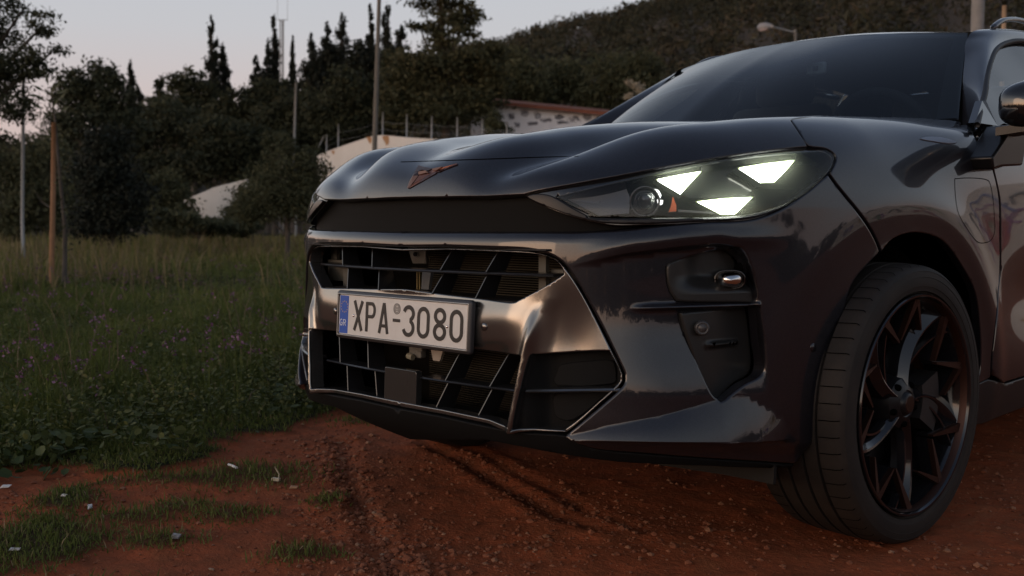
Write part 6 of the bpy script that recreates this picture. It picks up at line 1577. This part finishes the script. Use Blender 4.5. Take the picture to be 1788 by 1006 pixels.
# ---- hill with its forest
hu = np.linspace(-700, 5200, 119); hs = np.linspace(0, 1, 22)
SKY = np.array([(-700, 300), (0, 262), (300, 235), (600, 165), (760, 110), (870, 76), (960, 54), (1030, 42), (1090, 24), (1150, 8), (1250, -8), (1400, -50), (1600, -105), (1800, -160), (2600, -250), (3600, -60), (5200, 330)], float)
def hill_pt(u, s):
    Dh = 75+260*s; vs = np.interp(u, SKY[:, 0], SKY[:, 1])+7
    zt = .818+(379-vs)/CAM_F*335; z = zt*(s**.85)*1.0; p_ = at_depth(u, 379, Dh); q = np.array([p_[0], p_[1], z+2.0*(math.sin(u*.013+s*9)+math.sin(u*.031-s*5))*min(1, s*3)*(1-s)]); return q
HV = [hill_pt(u, s) for s in hs for u in hu]; nu = len(hu)
HV = np.array(HV); hb_ = HV[:nu].copy(); hb_[:, 2] = -3; hbk = HV[-nu:].copy()+np.array([CA[0], CA[1], 0])*200; hbk[:, 2] -= 30
HVV = np.r_[hb_, HV, hbk]; nr_ = len(hs)+2
o = link('hill', HVV, [(j*nu+i, j*nu+i+1, (j+1)*nu+i+1, (j+1)*nu+i) for j in range(nr_-1) for i in range(nu-1)], mat('hill_ground', (.055, .038, .026), rough=1, var=(.05, .3, (.035, .032, .02)))); o['kind'] = 'structure'
n = 9500; uu = rng.uniform(-250, 2900, n); ss = rng.random(n)**.75; CEN = []
Hg = HV.reshape(len(hs), nu, 3)
fi = np.clip((uu+700)/5900*(nu-1), 0, nu-1.001); fj = ss*(len(hs)-1.001); i0 = fi.astype(int); j0 = fj.astype(int); a = (fi-i0)[:, None]; b = (fj-j0)[:, None]
B3 = (Hg[j0, i0]*(1-a)+Hg[j0, i0+1]*a)*(1-b)+(Hg[j0+1, i0]*(1-a)+Hg[j0+1, i0+1]*a)*b
hgt = rng.uniform(2.0, 5.0, n)*(1+.4*(rng.random(n) < .08)); rad = hgt*rng.uniform(.28, .5, n)
tnt = np.clip(.15+.75*fbm(B3[:, 0], B3[:, 1], 26, 3, 50)+rng.normal(0, .16, n)-.05, 0, 1)
K = 34; k = np.repeat(np.arange(n), K); v = rng.normal(0, 1, (n*K, 3)); v /= np.linalg.norm(v, axis=1)[:, None]; v *= (rng.random(n*K)**.4)[:, None]
v *= (1-.45*np.clip(v[:, 2:3], 0, 1)*(rng.random(n)[k] < .5)[:, None])
Cc = B3[k]+v*np.stack([rad[k], rad[k], hgt[k]*.5], 1)+np.stack([0*rad[k], 0*rad[k], hgt[k]*.48], 1)
V, Fn = leafsoup(Cc, rad[k]*rng.uniform(.16, .32, len(k))); soup('hill_forest', V, Fn, 4, HILLL, np.repeat(np.clip(tnt[k]+rng.normal(0, .08, len(k)), 0, 1), 4), kind='stuff')
# ---- wood all round the clearing (seen only in the car's reflections) and the graffitied wall across the road
n = 900; K = 70; th = rng.uniform(0, 2*PI, n); Rr = rng.uniform(60, 110, n); cx = np.stack([Rr*np.cos(th), Rr*np.sin(th)], 1)
camdir = (cx-CAM_POS[:2])@CA[:2]/np.linalg.norm(cx-CAM_POS[:2], axis=1); kp = camdir < .80; cx = cx[kp]; n = len(cx)
hgt = rng.uniform(3, 7.5, n); rad = rng.uniform(1.4, 3.4, n); k = np.repeat(np.arange(n), K); v = rng.normal(0, 1, (n*K, 3)); v /= np.linalg.norm(v, axis=1)[:, None]; v *= (rng.random(n*K)**.4)[:, None]
Cc = np.c_[cx[k], hgt[k]*.52]+v*np.stack([rad[k], rad[k], hgt[k]*.5], 1)
V, Fn = leafsoup(Cc, rad[k]*.32); soup('surrounding_wood', V, Fn, 4, DARKL, np.repeat(rng.random(len(k)), 4), kind='stuff')
gw = empty('graffitied_wall', (11, 13, 0), 'long pale wall with colourful graffiti across the road, seen mirrored in the front door', 'wall')
MB().box((12, 14, 1.1), (20, 4, 0), (-.06, .3, 0), (0, 0, 2.2)).build('wall', STUC, gw)
cols = [(.35, .05, .06), (.05, .22, .08), (.25, .08, .30), (.40, .25, .05), (.04, .05, .06), (.07, .12, .35)]
for q in range(26):
    u0 = rng.uniform(-9, 9); z0 = rng.uniform(.3, 1.6); pts = []
    for a in np.linspace(0, rng.uniform(3, 7), 12): pts.append(np.array([12, 14, 0])+np.array([.98, .196, 0])*(u0+.7*math.cos(a)*rng.uniform(.5, 1))+np.array([.196*0+.03, -.165, z0+.4*math.sin(a*1.6)]))
    MB().tube(pts, rng.uniform(.04, .10), 5, flat=.6).build('graffiti', mat('spray_paint_%d' % (q % 6), cols[q % 6], rough=.7), gw)
# ---- wooden stake with its young tree
sb = at_depth(92, 512, 11.5); sb[2] = -.1
o = MB().tube([sb, at_depth(90, 470, 11.5), at_depth(93, 330, 11.5), at_depth(94, 214, 11.5)], [.030, .030, .029, .026], 8).build('wooden_stake', WOODM, None, True, origin=sb); tag(o, 'slim raw wooden stake standing upright in the grass at the left', 'stake')
sp = at_depth(112, 500, 11.7); sp[2] = 0; sap = empty('sapling', tuple(sp), 'thin young tree with upright leaves tied behind the wooden stake', 'sapling')
MB().tube([sp, at_depth(114, 400, 11.7), at_depth(104, 300, 11.7), at_depth(96, 210, 11.7), at_depth(88, 150, 11.7)], [.030, .024, .018, .012, .004], 7).build('trunk', BARK, sap, True)
lf = []; 
for (u, v, du, dv) in ((84, 150, -4, -22), (78, 160, -22, -12), (92, 158, 14, -16), (96, 165, 24, -10), (72, 168, -26, -2), (88, 170, 6, -26), (100, 175, 16, -14), (80, 178, -16, -12), (92, 188, 10, -18), (76, 190, -20, -8), (104, 195, 18, -10), (84, 205, -10, -12)):
    A = at_depth(u, v, 11.7); B_ = at_depth(u+du, v+dv, 11.65); s_ = np.cross((B_-A)/np.linalg.norm(B_-A), CA)*.018; M_ = (A+B_)/2
    lf.append((A, M_+s_, B_, M_-s_))
mb = MB()
for q in lf: mb.add(list(q)+[(q[0]+q[2])/2+CA*.006], [(0, 1, 4), (1, 2, 4), (2, 3, 4), (3, 0, 4)])
mb.build('leaf_cluster', mat('sapling_leaf', (.035, .05, .02), rough=.5), sap)
V, Fn = leafsoup(np.array([at_depth(114+rng.normal(0, 9), rng.uniform(230, 440), 11.7+rng.normal(0, .15)) for _ in range(260)]), .022); soup('foliage', V, Fn, 4, OLIVL, np.repeat(rng.random(260), 4), sap)
for (u, v, u2, v2) in ((86, 362, 62, 335), (114, 420, 132, 380)): MB().tube([at_depth(u, v, 11.7), at_depth((u+u2)/2-2, (v+v2)/2+3, 11.7), at_depth(u2, v2, 11.7)], [.008, .006, .003], 5).build('twig', BARK, sap, True)
# ---- litter on the dirt
def at_g(u, v): q = ground_at([(u, v)])[0]; q[2] = gz(q[:1], q[1:2])[0]; return q
PAP = mat('white_scrap', (.55, .54, .52), rough=.7); CREAM = mat('cream_plastic', (.50, .42, .30), rough=.5); GREYP = mat('grey_scrap', (.16, .16, .17), rough=.5)
def scrap(name, u, v, L_, W_, ang, m, label, h=.004, cat='litter'):
    c = at_g(u, v)+[0, 0, .004+h/2]; e1 = np.array([math.cos(ang), math.sin(ang), .1]); e2 = np.array([-math.sin(ang), math.cos(ang), .15])
    V = []; 
    for i, (a, b_, z) in enumerate([(-.5, -.5, 0), (-.1, -.55, .6), (.5, -.35, .1), (.55, .4, .5), (.0, .5, 0), (-.45, .35, .7)]): V.append(c+e1*a*L_+e2*b_*W_+[0, 0, z*h*1.5])
    V2_ = [q-np.array([0, 0, h*.5]) for q in V]
    o = MB().add(V+V2_, [(0, 1, 2, 3, 4, 5), (11, 10, 9, 8, 7, 6)]+[(i, i+6, (i+1) % 6+6, (i+1) % 6) for i in range(6)]).build(name, m); return tag(o, label, cat, None)
o = MB().tube([at_g(399, 825)+[0, 0, .014], at_g(404, 826)+[0, 0, .013], at_g(414, 829)+[0, 0, .010]], [.0042, .0042, .0042], 8).build('cigarette_end', PAP, None, True); tag(o, 'white cigarette end lying on a grass tuft on the dirt', 'cigarette')
cl_ = empty('plastic_clip', tuple(at_g(482, 842)), 'cream plastic scrap with an upturned tail on the dirt', 'litter')
MB().box(at_g(482, 843)+[0, 0, .008], np.array([.024, .012, 0]), np.array([-.004, .010, 0]), (0, 0, .009)).build('clip_block', CREAM, cl_)
MB().tube([at_g(487, 842)+[0, 0, .010], at_g(487, 842)+[0.002, 0, .024], at_g(484, 842)+[0, 0, .034], at_g(480, 842)+[0, 0, .046]], .0022, 6).build('clip_tail', CREAM, cl_, True)
scrap('paper_scrap', 10, 853, .030, .016, .6, PAP, 'white crumpled scrap at the left edge of the dirt'); scrap('paper_scrap', 112, 876, .022, .008, .2, PAP, 'thin white scrap on the edge of the near grass patch')
scrap('paper_scrap', 157, 889, .012, .026, 1.2, PAP, 'small white upright scrap between the near grass patch and the bare dirt'); scrap('paper_scrap', 26, 973, .030, .007, .5, mat('dull_white', (.40, .40, .40), rough=.8), 'dull pale sliver on the dark near grass at the bottom left')
scrap('bottle_cap', 307, 947, .030, .012, .2, GREYP, 'dark grey flattened scrap on the dirt at the bottom left', .008); scrap('wood_chip', 513, 853, .028, .008, .3, mat('wood_chip', (.24, .14, .08), rough=.8), 'small tan wood chip on the dirt right of the plastic scrap', .005, 'wood chip')
o = MB().tube([at_depth(430, 684, 4.9), at_depth(438, 700, 4.85), at_depth(452, 727, 4.8)], [.0015, .0022, .0025], 5).add([], []).tube([at_depth(430, 684, 4.9), at_depth(452, 685, 4.9), at_depth(480, 687, 4.9)], [.0015, .0013, .0008], 5).build('dry_stalk', mat('pale_stalk', (.30, .25, .18), rough=.8), None, True); tag(o, 'bent pale dry stalk in the low grass near the bumper corner', 'stalk')
P = at_depth(10, 616, 5.6); mb = MB()
for k in range(9):
    a = 2*PI*k/9; d = CR*math.cos(a)+CU*math.sin(a); t = np.cross(CA, d)
    mb.add([P+d*.004+t*.003, P+d*.004-t*.003, P+d*.016-t*.004, P+d*.016+t*.004], [(0, 1, 2, 3)])
yf_ = empty('yellow_flower', tuple(P*[1, 1, 0]), 'single yellow flower at the left edge of the grass', 'flower'); mb.build('petals', mat('yellow_petal', (.55, .33, .02), rough=.5), yf_); MB().tube([P*[1, 1, 0], P+CA*.01], .002, 5).build('stem', MATS['sapling_leaf'], yf_)
